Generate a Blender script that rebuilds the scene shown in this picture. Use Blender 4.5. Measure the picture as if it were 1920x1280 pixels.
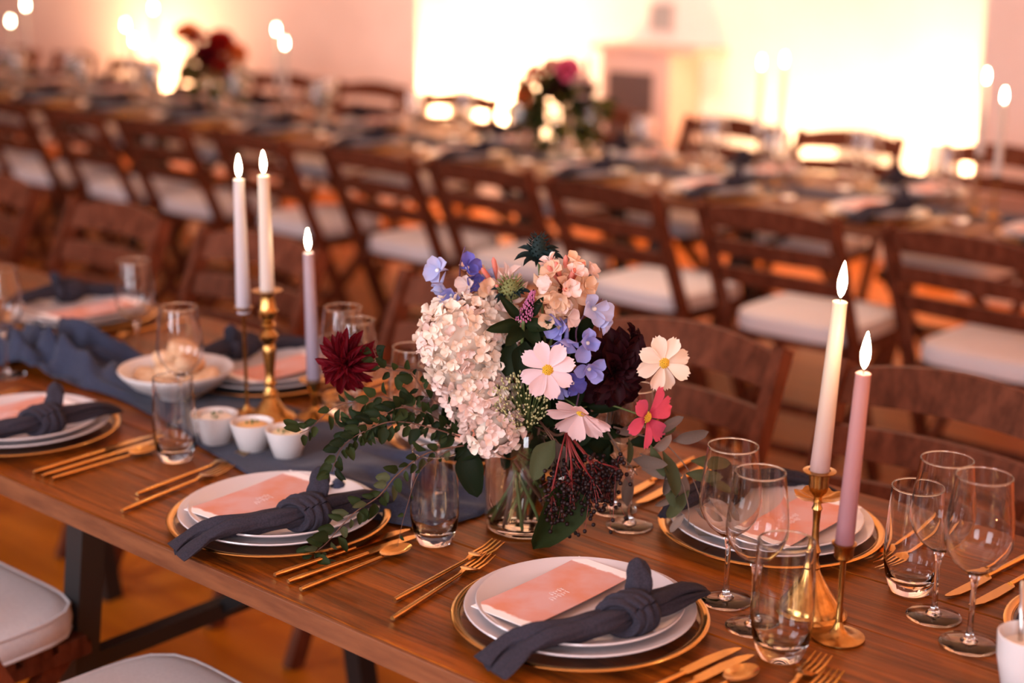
import bpy, bmesh, math, random
from mathutils import Vector, Matrix, Quaternion, noise
random.seed(7)
R = math.radians
S = bpy.context.scene
for o in list(bpy.data.objects):
    bpy.data.objects.remove(o)
C = S.collection

# ------------------------------------------------------------------ camera
# axes of the place: X runs along the dining tables, Y across them towards the far wall, Z up
FPX = 2850.0
cam_d = bpy.data.cameras.new('camera')
cam = bpy.data.objects.new('camera', cam_d); C.objects.link(cam)
cam_d.sensor_width = 36.0
cam_d.lens = FPX / 1920.0 * 36.0
cam_d.clip_start = 0.05
CAM = Vector((0.0, -1.161, 1.57))
CROT = Matrix.Rotation(R(41.21), 3, 'Z') @ Matrix.Rotation(R(90 - 14.92), 3, 'X') @ Matrix.Rotation(R(0.613), 3, 'Z')
cam.matrix_world = Matrix.Translation(CAM) @ CROT.to_4x4()
cam_d.dof.use_dof = True
cam_d.dof.focus_distance = 1.99
cam_d.dof.aperture_fstop = 2.0
S.camera = cam

# ------------------------------------------------------------------ world, large lights, exposure
w = bpy.data.worlds.new('evening'); S.world = w; w.use_nodes = True
w.node_tree.nodes['Background'].inputs[0].default_value = (0.30, 0.36, 0.55, 1)
w.node_tree.nodes['Background'].inputs[1].default_value = 0.6
S.view_settings.view_transform = 'Standard'
S.view_settings.look = 'None'
S.view_settings.exposure = 0.0
S.view_settings.gamma = 1.0
S.view_settings.use_curve_mapping = False
S.cycles.max_bounces = 10
S.cycles.diffuse_bounces = 3
S.cycles.glossy_bounces = 4
S.cycles.transmission_bounces = 8
S.cycles.transparent_max_bounces = 32
S.cycles.caustics_reflective = False
S.cycles.caustics_refractive = True
S.cycles.blur_glossy = 1.0
S.cycles.sample_clamp_indirect = 6.0
S.cycles.use_denoising = True

def area_light(name, loc, target, sx, sy, power, col):
    d = bpy.data.lights.new(name, 'AREA'); d.shape = 'RECTANGLE'; d.size = sx; d.size_y = sy
    d.energy = power; d.color = col
    o = bpy.data.objects.new(name, d); C.objects.link(o)
    o.location = loc
    o.rotation_euler = (Vector(target) - Vector(loc)).to_track_quat('-Z', 'Y').to_euler()
    return o
# cool front fill: area lights added at three assumed windows behind the photographer
WIN_X = (-4.6, -1.6, 1.4)
for wx in WIN_X:
    area_light('window_fill', (wx, -2.83, 1.75), (wx - 0.2, 1.0, 0.9), 1.3, 1.9, 104, (0.90, 0.90, 1.0))

# ------------------------------------------------------------------ materials
MATS = {}
def mat(name, col=(0.8, 0.8, 0.8), rough=0.5, metal=0.0, spec=0.5, trans=0.0, ior=1.45, sss=0.0, sheen=0.0, coat=0.0, tint=None):
    m = bpy.data.materials.new(name); m.use_nodes = True
    b = m.node_tree.nodes['Principled BSDF']
    b.inputs['Base Color'].default_value = (*col, 1)
    b.inputs['Roughness'].default_value = rough
    b.inputs['Metallic'].default_value = metal
    b.inputs['Specular IOR Level'].default_value = spec
    b.inputs['Transmission Weight'].default_value = trans
    b.inputs['IOR'].default_value = ior
    b.inputs['Subsurface Weight'].default_value = sss
    b.inputs['Subsurface Radius'].default_value = (0.02, 0.01, 0.006)
    b.inputs['Subsurface Scale'].default_value = 0.5
    b.inputs['Sheen Weight'].default_value = sheen
    b.inputs['Coat Weight'].default_value = coat
    if tint: b.inputs['Specular Tint'].default_value = (*tint, 1)
    MATS[name] = m
    return m
def nodes(m):
    nt = m.node_tree
    return nt, nt.nodes, nt.links, nt.nodes['Principled BSDF']
def vary(m, c1, c2, scale=(1, 1, 1), detail=6.0, rough=0.6, bump=0.0, lo=0.35, hi=0.65, nscale=5.0, dist=0.0, coords='Object', bdist=0.002):
    """two-tone noise colour and fine relief"""
    nt, N, L, b = nodes(m)
    tc = N.new('ShaderNodeTexCoord'); mp = N.new('ShaderNodeMapping'); mp.inputs['Scale'].default_value = scale
    nz = N.new('ShaderNodeTexNoise'); nz.inputs['Scale'].default_value = nscale; nz.inputs['Detail'].default_value = detail
    nz.inputs['Roughness'].default_value = rough; nz.inputs['Distortion'].default_value = dist
    rp = N.new('ShaderNodeValToRGB'); rp.color_ramp.elements[0].position = lo; rp.color_ramp.elements[1].position = hi
    rp.color_ramp.elements[0].color = (*c1, 1); rp.color_ramp.elements[1].color = (*c2, 1)
    L.new(tc.outputs[coords], mp.inputs['Vector']); L.new(mp.outputs[0], nz.inputs['Vector'])
    L.new(nz.outputs['Fac'], rp.inputs[0]); L.new(rp.outputs[0], b.inputs['Base Color'])
    if bump:
        bp = N.new('ShaderNodeBump'); bp.inputs['Strength'].default_value = bump; bp.inputs['Distance'].default_value = bdist
        L.new(nz.outputs['Fac'], bp.inputs['Height']); L.new(bp.outputs[0], b.inputs['Normal'])
    return m, nz, rp
def rand_tint(m, amt=0.25):
    """each object made of this material comes out a little lighter or darker"""
    nt, N, L, b = nodes(m)
    oi = N.new('ShaderNodeObjectInfo'); mr = N.new('ShaderNodeMapRange')
    mr.inputs['To Min'].default_value = 1 - amt; mr.inputs['To Max'].default_value = 1 + amt
    hs = N.new('ShaderNodeHueSaturation')
    L.new(oi.outputs['Random'], mr.inputs['Value']); L.new(mr.outputs[0], hs.inputs['Value'])
    src = b.inputs['Base Color'].links
    if src:
        L.new(src[0].from_socket, hs.inputs['Color'])
    else:
        hs.inputs['Color'].default_value = b.inputs['Base Color'].default_value
    L.new(hs.outputs[0], b.inputs['Base Color'])
    return m
def petal_mat(name, col, col2=None, trans=0.3, rough=0.6, tint=0.12, base=None, blen=0.35):
    """petal: soft diffuse plus light shining through; base colour near the throat (object Y = along the petal)"""
    m = mat(name, col, rough, spec=0.12)
    nt, N, L, b = nodes(m)
    tc = N.new('ShaderNodeTexCoord')
    if col2:
        nz = N.new('ShaderNodeTexNoise'); nz.inputs['Scale'].default_value = 60; mx = N.new('ShaderNodeMixRGB')
        mp = N.new('ShaderNodeMapping'); mp.inputs['Scale'].default_value = (3, 0.5, 1)
        L.new(tc.outputs['Object'], mp.inputs[0]); L.new(mp.outputs[0], nz.inputs['Vector'])
        mx.inputs[1].default_value = (*col, 1); mx.inputs[2].default_value = (*col2, 1)
        L.new(nz.outputs['Fac'], mx.inputs[0]); out = mx.outputs[0]
        L.new(out, b.inputs['Base Color'])
    if base:
        sx = N.new('ShaderNodeSeparateXYZ'); L.new(tc.outputs['Generated'], sx.inputs[0])
        rp = N.new('ShaderNodeValToRGB'); rp.color_ramp.elements[0].position = 0.05; rp.color_ramp.elements[1].position = blen
        rp.color_ramp.elements[0].color = (1, 1, 1, 1); rp.color_ramp.elements[1].color = (0, 0, 0, 1)
        L.new(sx.outputs[1], rp.inputs[0]); m2 = N.new('ShaderNodeMixRGB'); L.new(rp.outputs[0], m2.inputs[0])
        if b.inputs['Base Color'].links:
            L.new(b.inputs['Base Color'].links[0].from_socket, m2.inputs[1])
        else:
            m2.inputs[1].default_value = (*col, 1)
        m2.inputs[2].default_value = (*base, 1); L.new(m2.outputs[0], b.inputs['Base Color'])
    rand_tint(m, tint)
    tl = N.new('ShaderNodeBsdfTranslucent'); ms = N.new('ShaderNodeMixShader'); ms.inputs[0].default_value = trans
    L.new(b.inputs['Base Color'].links[0].from_socket, tl.inputs[0])
    L.new(b.outputs[0], ms.inputs[1]); L.new(tl.outputs[0], ms.inputs[2])
    L.new(ms.outputs[0], N['Material Output'].inputs['Surface'])
    return m
def thin_glass(name, tint=(0.985, 0.985, 0.985), ior=1.5, gain=1.0):
    """thin blown glass wall: clear, mirrored by Fresnel"""
    m = bpy.data.materials.new(name); m.use_nodes = True; nt = m.node_tree; N = nt.nodes; L = nt.links; N.clear()
    out = N.new('ShaderNodeOutputMaterial'); tr = N.new('ShaderNodeBsdfTransparent'); gl = N.new('ShaderNodeBsdfGlossy')
    tr.inputs[0].default_value = (*tint, 1); gl.inputs['Roughness'].default_value = 0.02; gl.inputs['Color'].default_value = (1, 1, 1, 1)
    fr = N.new('ShaderNodeLayerWeight'); fr.inputs[0].default_value = 0.5
    pw = N.new('ShaderNodeMath'); pw.operation = 'POWER'; pw.inputs[1].default_value = 4.0
    mu = N.new('ShaderNodeMath'); mu.operation = 'MULTIPLY_ADD'; mu.inputs[1].default_value = 0.75 * gain; mu.inputs[2].default_value = 0.055 * gain; mu.use_clamp = True
    mx = N.new('ShaderNodeMixShader')
    L.new(fr.outputs['Facing'], pw.inputs[0]); L.new(pw.outputs[0], mu.inputs[0]); L.new(mu.outputs[0], mx.inputs[0]); L.new(tr.outputs[0], mx.inputs[1]); L.new(gl.outputs[0], mx.inputs[2])
    L.new(mx.outputs[0], out.inputs[0])
    MATS[name] = m
    return m
def glow(name, col, strength):
    m = bpy.data.materials.new(name); m.use_nodes = True; nt = m.node_tree; N = nt.nodes; N.clear()
    out = N.new('ShaderNodeOutputMaterial'); em = N.new('ShaderNodeEmission')
    em.inputs[0].default_value = (*col, 1); em.inputs[1].default_value = strength
    nt.links.new(em.outputs[0], out.inputs[0]); MATS[name] = m
    return m

# wood
m, nz, rp = vary(mat('table_wood', rough=0.30, spec=0.32, tint=(1.0, 0.52, 0.22)), (0.012, 0.0022, 0.0004), (0.33, 0.078, 0.0055), scale=(0.8, 16, 16), nscale=3.4, detail=10, rough=0.72, bump=0.6, lo=0.32, hi=0.72, dist=0.9, bdist=0.0015)
rand_tint(m, 0.22)
vary(mat('table_edge', rough=0.55), (0.13, 0.039, 0.012), (0.21, 0.072, 0.024), scale=(1.5, 10, 10), nscale=6, bump=0.15)
m, _, _ = vary(mat('chair_wood', rough=0.5, spec=0.22, tint=(1.0, 0.6, 0.4)), (0.066, 0.0165, 0.008), (0.145, 0.042, 0.021), scale=(6, 6, 1.5), nscale=8, bump=0.1)
rand_tint(m, 0.15)
m, _, _ = vary(mat('floor_wood', rough=0.5, spec=0.25), (0.38, 0.085, 0.003), (0.56, 0.150, 0.006), scale=(0.6, 7, 1), nscale=2.0, bump=0.08)
vary(mat('plaster', rough=0.85), (0.74, 0.61, 0.56), (0.80, 0.67, 0.62), nscale=3, bump=0.05)
vary(mat('plaster_white', rough=0.8), (0.84, 0.80, 0.75), (0.88, 0.84, 0.80), nscale=3, bump=0.05)
vary(mat('ceiling_paint', rough=0.9), (0.70, 0.58, 0.52), (0.74, 0.62, 0.56), nscale=2)
vary(mat('mantel_stone', rough=0.6), (0.62, 0.40, 0.34), (0.70, 0.47, 0.40), nscale=7, bump=0.1)
mat('firebox_black', (0.10, 0.06, 0.055), 0.8)
mat('black_metal', (0.012, 0.011, 0.011), 0.45)
# fabric
m, _, _ = vary(mat('cushion_fabric', rough=0.9, sheen=0.2), (0.66, 0.62, 0.63), (0.72, 0.68, 0.69), nscale=180, bump=0.12, detail=3, bdist=0.0006)
m, _, _ = vary(mat('napkin_linen', rough=0.92, sheen=0.0), (0.013, 0.011, 0.019), (0.026, 0.021, 0.034), nscale=420, bump=0.25, detail=2, bdist=0.0005)
m, _, _ = vary(mat('runner_gauze', rough=0.95, sheen=0.08), (0.016, 0.020, 0.042), (0.030, 0.037, 0.072), nscale=320, bump=0.3, detail=2, bdist=0.0006)
# tableware
mat('porcelain', (0.62, 0.56, 0.565), 0.16, spec=0.55, coat=0.3)
mat('stoneware', (0.66, 0.60, 0.58), 0.35)
mat('gold', (0.74, 0.43, 0.14), 0.20, metal=1.0)
m, _, _ = vary(mat('brass', rough=0.24, metal=1.0), (0.36, 0.19, 0.055), (0.60, 0.35, 0.11), nscale=60, bump=0.1, detail=4, bdist=0.0006)
mat('steel', (0.55, 0.53, 0.52), 0.25, metal=1.0)
thin_glass('glass_wall', gain=1.25)
thin_glass('glass_charger', tint=(0.80, 0.76, 0.75), ior=1.4)
mat('glass_solid', (1, 1, 1), 0.0, trans=1.0, ior=1.46)
mat('water', (0.95, 1.0, 0.93), 0.0, trans=1.0, ior=1.33)
# candles
def wax(name, top, low):
    m = mat(name, top, 0.42, sss=0.25)
    nt, N, L, b = nodes(m)
    tc = N.new('ShaderNodeTexCoord'); sx = N.new('ShaderNodeSeparateXYZ'); rp = N.new('ShaderNodeValToRGB')
    L.new(tc.outputs['Generated'], sx.inputs[0]); L.new(sx.outputs[2], rp.inputs[0])
    rp.color_ramp.elements[0].position = 0.1; rp.color_ramp.elements[1].position = 0.95
    rp.color_ramp.elements[0].color = (*low, 1); rp.color_ramp.elements[1].color = (*top, 1)
    L.new(rp.outputs[0], b.inputs['Base Color'])
    return m
wax('wax_cream', (0.64, 0.53, 0.37), (0.40, 0.25, 0.22))
wax('wax_mauve', (0.42, 0.21, 0.19), (0.27, 0.12, 0.135))
wax('wax_ivory', (0.66, 0.57, 0.45), (0.58, 0.48, 0.42))
wax('wax_pale', (0.58, 0.50, 0.47), (0.44, 0.38, 0.41))
wax('wax_lilac', (0.40, 0.30, 0.32), (0.27, 0.22, 0.28))
mat('wick', (0.02, 0.015, 0.012), 0.9)
glow('flame', (1.0, 0.80, 0.52), 80)
glow('lamp_lens', (1.0, 0.48, 0.12), 25)
# food
vary(mat('bread', rough=0.8), (0.52, 0.26, 0.12), (0.74, 0.50, 0.32), nscale=40, bump=0.4)
mat('butter', (0.80, 0.62, 0.38), 0.5, sss=0.1)
mat('dip', (0.74, 0.42, 0.16), 0.5)
mat('cream', (0.86, 0.78, 0.68), 0.5)
mat('herb', (0.10, 0.17, 0.05), 0.6)
# printed card: coral wash between bare white ends
m = mat('menu_card', (0.9, 0.5, 0.4), 0.7)
nt, N, L, b = nodes(m)
tc = N.new('ShaderNodeTexCoord'); sx = N.new('ShaderNodeSeparateXYZ'); L.new(tc.outputs['Object'], sx.inputs[0])
n1 = N.new('ShaderNodeTexNoise'); n1.inputs['Scale'].default_value = 14; n1.inputs['Detail'].default_value = 4; L.new(tc.outputs['Object'], n1.inputs['Vector'])
n2 = N.new('ShaderNodeTexNoise'); n2.inputs['Scale'].default_value = 70; n2.inputs['Detail'].default_value = 5; L.new(tc.outputs['Object'], n2.inputs['Vector'])
rp = N.new('ShaderNodeValToRGB'); rp.color_ramp.elements[0].position = 0.38; rp.color_ramp.elements[1].position = 0.62
rp.color_ramp.elements[0].color = (0.66, 0.27, 0.18, 1); rp.color_ramp.elements[1].color = (0.65, 0.39, 0.37, 1)
L.new(n1.outputs[0], rp.inputs[0])
ab = N.new('ShaderNodeMath'); ab.operation = 'ABSOLUTE'; L.new(sx.outputs[1], ab.inputs[0])
nm = N.new('ShaderNodeMath'); nm.operation = 'MULTIPLY_ADD'; nm.inputs[1].default_value = 0.012; L.new(n2.outputs[0], nm.inputs[0]); L.new(ab.outputs[0], nm.inputs[2])
mr = N.new('ShaderNodeMapRange'); mr.inputs['From Min'].default_value = 0.0940; mr.inputs['From Max'].default_value = 0.0975; L.new(nm.outputs[0], mr.inputs['Value'])
mx = N.new('ShaderNodeMixRGB'); mx.inputs[2].default_value = (0.93, 0.89, 0.88, 1)
L.new(mr.outputs[0], mx.inputs[0]); L.new(rp.outputs[0], mx.inputs[1]); L.new(mx.outputs[0], b.inputs['Base Color'])
mat('notice_grey', (0.40, 0.38, 0.37), 0.6)
mat('white_ink', (0.92, 0.80, 0.76), 0.6)
# plants
petal_mat('hydrangea', (0.88, 0.76, 0.66), (0.84, 0.69, 0.56), trans=0.25, tint=0.10)
petal_mat('hydrangea_pink', (0.87, 0.64, 0.59), (0.84, 0.69, 0.60), trans=0.25, tint=0.10)
petal_mat('cosmos_blush', (0.88, 0.70, 0.70), (0.80, 0.55, 0.60), trans=0.3)
petal_mat('cosmos_cream', (0.85, 0.72, 0.60), (0.82, 0.66, 0.55), trans=0.3)
petal_mat('cosmos_rose', (0.83, 0.53, 0.52), (0.85, 0.63, 0.60), trans=0.3)
petal_mat('cosmos_pink', (0.76, 0.075, 0.18), (0.84, 0.16, 0.26), trans=0.3, base=(0.35, 0.01, 0.05), blen=0.30)
petal_mat('dahlia_red', (0.17, 0.004, 0.012), (0.045, 0.002, 0.004), trans=0.25)
petal_mat('dahlia_dark', (0.030, 0.003, 0.005), (0.009, 0.0015, 0.003), trans=0.15)
petal_mat('larkspur', (0.30, 0.32, 0.70), (0.42, 0.42, 0.78), trans=0.35)
petal_mat('larkspur_deep', (0.10, 0.10, 0.42), (0.18, 0.17, 0.55), trans=0.3)
petal_mat('larkspur_pale', (0.47, 0.52, 0.80), (0.55, 0.58, 0.82), trans=0.35)
petal_mat('peach', (0.86, 0.55, 0.40), (0.87, 0.66, 0.44), trans=0.35, tint=0.18)
petal_mat('peach_bud', (0.80, 0.22, 0.17), (0.82, 0.34, 0.26), trans=0.3)
petal_mat('mauve', (0.45, 0.12, 0.27), (0.55, 0.20, 0.33), trans=0.2)
petal_mat('leaf_dark', (0.007, 0.013, 0.004), (0.013, 0.022, 0.007), trans=0.2, tint=0.3)
petal_mat('leaf_ivy', (0.016, 0.026, 0.007), (0.030, 0.042, 0.012), trans=0.25, tint=0.3)
petal_mat('leaf_olive', (0.15, 0.105, 0.080), (0.22, 0.155, 0.125), trans=0.25, tint=0.35)
petal_mat('leaf_sage', (0.055, 0.062, 0.025), (0.085, 0.088, 0.040), trans=0.3, tint=0.2)
petal_mat('bud_green', (0.42, 0.40, 0.17), (0.58, 0.55, 0.30), trans=0.2, tint=0.2)
petal_mat('thistle', (0.012, 0.026, 0.020), (0.022, 0.036, 0.040), trans=0.1)
petal_mat('thistle_green', (0.30, 0.30, 0.10), (0.20, 0.24, 0.10), trans=0.2)
petal_mat('bloom_red', (0.50, 0.025, 0.015), (0.30, 0.010, 0.010), trans=0.5)
petal_mat('bloom_orange', (0.80, 0.20, 0.04), (0.85, 0.32, 0.10), trans=0.5)
petal_mat('bloom_pink', (0.80, 0.10, 0.25), (0.85, 0.25, 0.40), trans=0.4)
petal_mat('leaf_light', (0.16, 0.14, 0.03), (0.10, 0.11, 0.025), trans=0.5, tint=0.4)
mat('stem_green', (0.10, 0.14, 0.04), 0.55)
mat('stem_brown', (0.11, 0.045, 0.025), 0.7)
mat('stem_red', (0.20, 0.022, 0.022), 0.5)
mat('stem_purple', (0.10, 0.045, 0.10), 0.6)
mat('berry', (0.013, 0.004, 0.004), 0.5, spec=0.3)
mat('pollen', (0.70, 0.42, 0.03), 0.7)
mat('pollen_dark', (0.50, 0.24, 0.02), 0.7)

# ------------------------------------------------------------------ mesh helpers
class MB:
    def __init__(s): s.v = []; s.f = []
    def add(s, verts, faces, M=None):
        k = len(s.v)
        s.v += [tuple(M @ Vector(p)) for p in verts] if M is not None else [tuple(p) for p in verts]
        s.f += [tuple(i + k for i in f) for f in faces]
        return s
    def mesh(s, name, smooth=True, sharp=None):
        me = bpy.data.meshes.new(name); me.from_pydata(s.v, [], s.f); me.validate()
        bm = bmesh.new(); bm.from_mesh(me); bmesh.ops.recalc_face_normals(bm, faces=bm.faces); bm.to_mesh(me); bm.free()
        if smooth:
            me.polygons.foreach_set('use_smooth', [True] * len(me.polygons))
            if sharp: me.set_sharp_from_angle(angle=R(sharp))
        me.update()
        return me
def lathe(prof, seg=32, close=False):
    v = []; f = []
    n = len(prof)
    for (r, z) in prof:
        for k in range(seg):
            a = 2 * math.pi * k / seg
            v.append((r * math.cos(a), r * math.sin(a), z))
    for i in range(n - 1 if not close else n):
        j = (i + 1) % n
        for k in range(seg):
            k2 = (k + 1) % seg
            f.append((i * seg + k, i * seg + k2, j * seg + k2, j * seg + k))
    return v, f
def frames(path):
    P = [Vector(p) for p in path]; out = []
    up = Vector((0, 0, 1))
    for i, p in enumerate(P):
        t = (P[min(i + 1, len(P) - 1)] - P[max(i - 1, 0)]).normalized()
        if i == 0:
            a = up if abs(t.z) < 0.95 else Vector((1, 0, 0))
            nrm = (a - t * a.dot(t)).normalized()
        else:
            nrm = (nrm - t * nrm.dot(t)).normalized()
        out.append((p, t, nrm, t.cross(nrm)))
    return out
def tube(path, rad, seg=8, caps=True, section=None):
    """sweep; rad may be a list; section(i, a) -> (sx, sy) multiplies the circle"""
    v = []; f = []
    fr = frames(path); n = len(fr)
    for i, (p, t, a, b) in enumerate(fr):
        r = rad[i] if isinstance(rad, (list, tuple)) else rad
        for k in range(seg):
            an = 2 * math.pi * k / seg
            sx, sy = section(i, an) if section else (math.cos(an), math.sin(an))
            v.append(tuple(p + b * (sx * r) + a * (sy * r)))
    for i in range(n - 1):
        for k in range(seg):
            k2 = (k + 1) % seg
            f.append((i * seg + k, i * seg + k2, (i + 1) * seg + k2, (i + 1) * seg + k))
    if caps:
        f.append(tuple(range(seg - 1, -1, -1))); f.append(tuple((n - 1) * seg + k for k in range(seg)))
    return v, f
def spline(pts, n=8):
    P = [Vector(p) for p in pts]; out = []
    for i in range(len(P) - 1):
        p0 = P[max(i - 1, 0)]; p1 = P[i]; p2 = P[i + 1]; p3 = P[min(i + 2, len(P) - 1)]
        for k in range(n):
            t = k / n
            out.append(0.5 * ((2 * p1) + (p2 - p0) * t + (2 * p0 - 5 * p1 + 4 * p2 - p3) * t * t + (3 * p1 - p0 - 3 * p2 + p3) * t ** 3))
    out.append(P[-1])
    return out
def box(cx, cy, cz, sx, sy, sz):
    v = [(cx + a * sx / 2, cy + b * sy / 2, cz + c * sz / 2) for a in (-1, 1) for b in (-1, 1) for c in (-1, 1)]
    f = [(0, 1, 3, 2), (4, 6, 7, 5), (0, 4, 5, 1), (2, 3, 7, 6), (0, 2, 6, 4), (1, 5, 7, 3)]
    return v, f
def bevel_mesh(name, vf, width, seg=2):
    me = bpy.data.meshes.new(name); me.from_pydata(*[vf[0], [], vf[1]])
    bm = bmesh.new(); bm.from_mesh(me)
    bmesh.ops.recalc_face_normals(bm, faces=bm.faces)
    bmesh.ops.bevel(bm, geom=list(bm.edges), offset=width, segments=seg, profile=0.5, affect='EDGES')
    bm.to_mesh(me); bm.free()
    me.polygons.foreach_set('use_smooth', [True] * len(me.polygons)); me.set_sharp_from_angle(angle=R(40))
    return me
def bar(p, q, wx, wy):
    """straight rectangular bar between two points"""
    return tube([p, q], 1.0, 4, True, lambda i, a: (wx / 2 * (1 if math.cos(a + math.pi / 4) > 0 else -1), wy / 2 * (1 if math.sin(a + math.pi / 4) > 0 else -1)))
def link(name, me, mt, parent=None, loc=(0, 0, 0), rot=None, scale=None):
    o = bpy.data.objects.new(name, me); C.objects.link(o)
    if mt is not None and not me.materials: me.materials.append(MATS[mt] if isinstance(mt, str) else mt)
    if parent is not None: o.parent = parent
    o.location = loc
    if rot is not None:
        if isinstance(rot, (Quaternion, Matrix)): o.rotation_euler = (rot.to_euler())
        else: o.rotation_euler = rot
    if scale is not None: o.scale = scale if hasattr(scale, '__len__') else (scale,) * 3
    return o
def tag(o, label, cat, group=None, kind=None):
    if label: o['label'] = label
    if cat: o['category'] = cat
    if group: o['group'] = group
    if kind: o['kind'] = kind
    return o
def thing(name, label, cat, loc=(0, 0, 0), rot=(0, 0, 0), group=None):
    o = bpy.data.objects.new(name, None); C.objects.link(o); o.empty_display_size = 0.05
    o.location = loc
    o.rotation_euler = rot.to_euler() if isinstance(rot, (Quaternion, Matrix)) else rot
    return tag(o, label, cat, group)
def dup(root, loc, rz, label, group=None):
    r = root.copy(); C.objects.link(r); r.location = loc
    r.rotation_euler = (0, 0, rz); r['label'] = label
    if group: r['group'] = group
    for ch in list(root.children):
        c = ch.copy(); C.objects.link(c); c.parent = r
        for g in list(ch.children):
            d = g.copy(); C.objects.link(d); d.parent = c
    return r
def struct(name, me, mt, parent=None, label=None):
    o = link(name, me, mt, parent); o['kind'] = 'structure'
    if label: o['label'] = label
    return o
def boxes(name, lst, smooth=False):
    b = MB()
    for a in lst: b.add(*box(*a))
    return b.mesh(name, smooth)
ORD = ['first', 'second', 'third', 'fourth', 'fifth', 'sixth', 'seventh', 'eighth', 'ninth', 'tenth', 'eleventh', 'twelfth', 'thirteenth', 'fourteenth', 'fifteenth', 'sixteenth']

# ------------------------------------------------------------------ the room
struct('floor', boxes('floor', [(-5, 1.5, -0.05, 19, 9.1, 0.1)]), 'floor_wood')
struct('ceiling', boxes('ceiling', [(-5, 1.5, 3.45, 19, 9.1, 0.1)]), 'ceiling_paint')
WB = 5.3
RX0, RX1, RD = -6.42, -2.93, 5.78
struct('wall_back', boxes('wall_back', [((-14 + RX0) / 2, WB + 0.3, 1.7, RX0 + 14, 0.6, 3.4), ((RX1 + 4) / 2, WB + 0.3, 1.7, 4 - RX1, 0.6, 3.4), ((RX0 + RX1) / 2, WB + 0.3, 3.1, RX1 - RX0, 0.6, 0.6)]), 'plaster', label='pale pink plaster wall at the end of the room')
struct('wall_recess', boxes('wall_recess', [((RX0 + RX1) / 2, RD + 0.06, 1.4, RX1 - RX0, 0.12, 2.8)]), 'plaster_white', label='white wall of the brightly lit recess')
struct('wall_left', boxes('wall_left', [(-14.05, 1.5, 1.7, 0.1, 9.1, 3.4)]), 'plaster')
struct('wall_right', boxes('wall_right', [(4.05, 1.5, 1.7, 0.1, 9.1, 3.4)]), 'plaster')
# unseen wall behind the photographer, with three openings added for the fill light
segs = []; x = -14
for wx in WIN_X:
    segs.append(((x + wx - 0.7) / 2, -2.95, 1.7, wx - 0.7 - x, 0.1, 3.4))
    segs.append((wx, -2.95, 0.375, 1.4, 0.1, 0.75)); segs.append((wx, -2.95, 3.075, 1.4, 0.1, 0.65))
    x = wx + 0.7
segs.append(((x + 4) / 2, -2.95, 1.7, 4 - x, 0.1, 3.4))
struct('wall_front', boxes('wall_front', segs), 'plaster')
for i, wx in enumerate(WIN_X):  # assumed windows, out of view, added to go with the fill
    fr = struct('window_%d' % (i + 1), boxes('window_frame', [(wx, -2.92, 0.78, 1.4, 0.08, 0.06), (wx, -2.92, 2.72, 1.4, 0.08, 0.06), (wx - 0.67, -2.92, 1.75, 0.06, 0.08, 1.9), (wx + 0.67, -2.92, 1.75, 0.06, 0.08, 1.9), (wx, -2.92, 1.75, 0.04, 0.06, 1.9)]), 'plaster_white')
    for sx in (-1, 1):
        link('pane', boxes('pane', [(wx + sx * 0.33, -2.94, 1.75, 0.62, 0.006, 1.88)]), 'glass_wall', fr)
struct('baseboard_back', boxes('baseboard_back', [((-14 + RX0) / 2, WB - 0.01, 0.06, RX0 + 14, 0.02, 0.12), ((RX1 + 4) / 2, WB - 0.01, 0.06, 4 - RX1, 0.02, 0.12)]), 'plaster_white')

# floor uplights washing the far wall
def uplight(x, y, label, power, col, tilt, side=0.0, size=150):
    t = thing('uplight', label, 'uplight', (x, y, 0), group='floor uplights along the far wall')
    body = MB(); body.add(*lathe([(0.0, 0.03), (0.07, 0.03), (0.075, 0.05), (0.075, 0.17), (0.068, 0.17), (0.064, 0.155), (0, 0.155)], 24))
    link('housing', body.mesh('housing', True, 40), 'black_metal', t)
    ft = MB()
    for s in (-1, 1): ft.add(*box(s * 0.055, 0, 0.015, 0.03, 0.12, 0.03))
    link('foot', ft.mesh('foot', False), 'black_metal', t)
    ln = MB(); ln.add(*lathe([(0, 0.158), (0.063, 0.158)], 24))
    link('lens', ln.mesh('lens'), 'lamp_lens', t)
    d = bpy.data.lights.new('uplight_beam', 'SPOT'); d.energy = power; d.color = col; d.spot_size = R(size); d.spot_blend = 1.0; d.shadow_soft_size = 0.05
    o = bpy.data.objects.new('uplight_beam', d); C.objects.link(o); o.parent = t; o.location = (0, 0, 0.175)
    o.rotation_euler = Vector((side, tilt, 1)).to_track_quat('-Z', 'Y').to_euler()
UP = (1.0, 0.56, 0.28)
uplight(-6.18, 5.48, 'black floor uplight inside the recess at its dim side', 600, UP, 0.15)
uplight(-3.15, 5.52, 'black floor uplight in the recess corner near the pair of candles', 310, UP, 0.15)
uplight(-4.10, 5.52, 'black floor uplight beside the pink cabinet', 130, UP, 0.15)
uplight(-8.90, 5.12, 'black floor uplight lighting the wall beyond the red bouquet', 500, UP, 0.12)
UP_ADDED = (1.0, 0.40, 0.11)  # uplights added out of view for warm light from the right
uplight(0.9, 5.12, 'added black floor uplight far past the right picture edge, by the end wall', 700, UP_ADDED, -0.25)
uplight(3.80, 2.6, 'added black floor uplight by the right-hand wall', 700, UP_ADDED, 0.0, -0.45)
uplight(3.80, -0.6, 'added black floor uplight by the right-hand wall, nearer the windows', 500, UP_ADDED, 0.0, -0.45)

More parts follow.
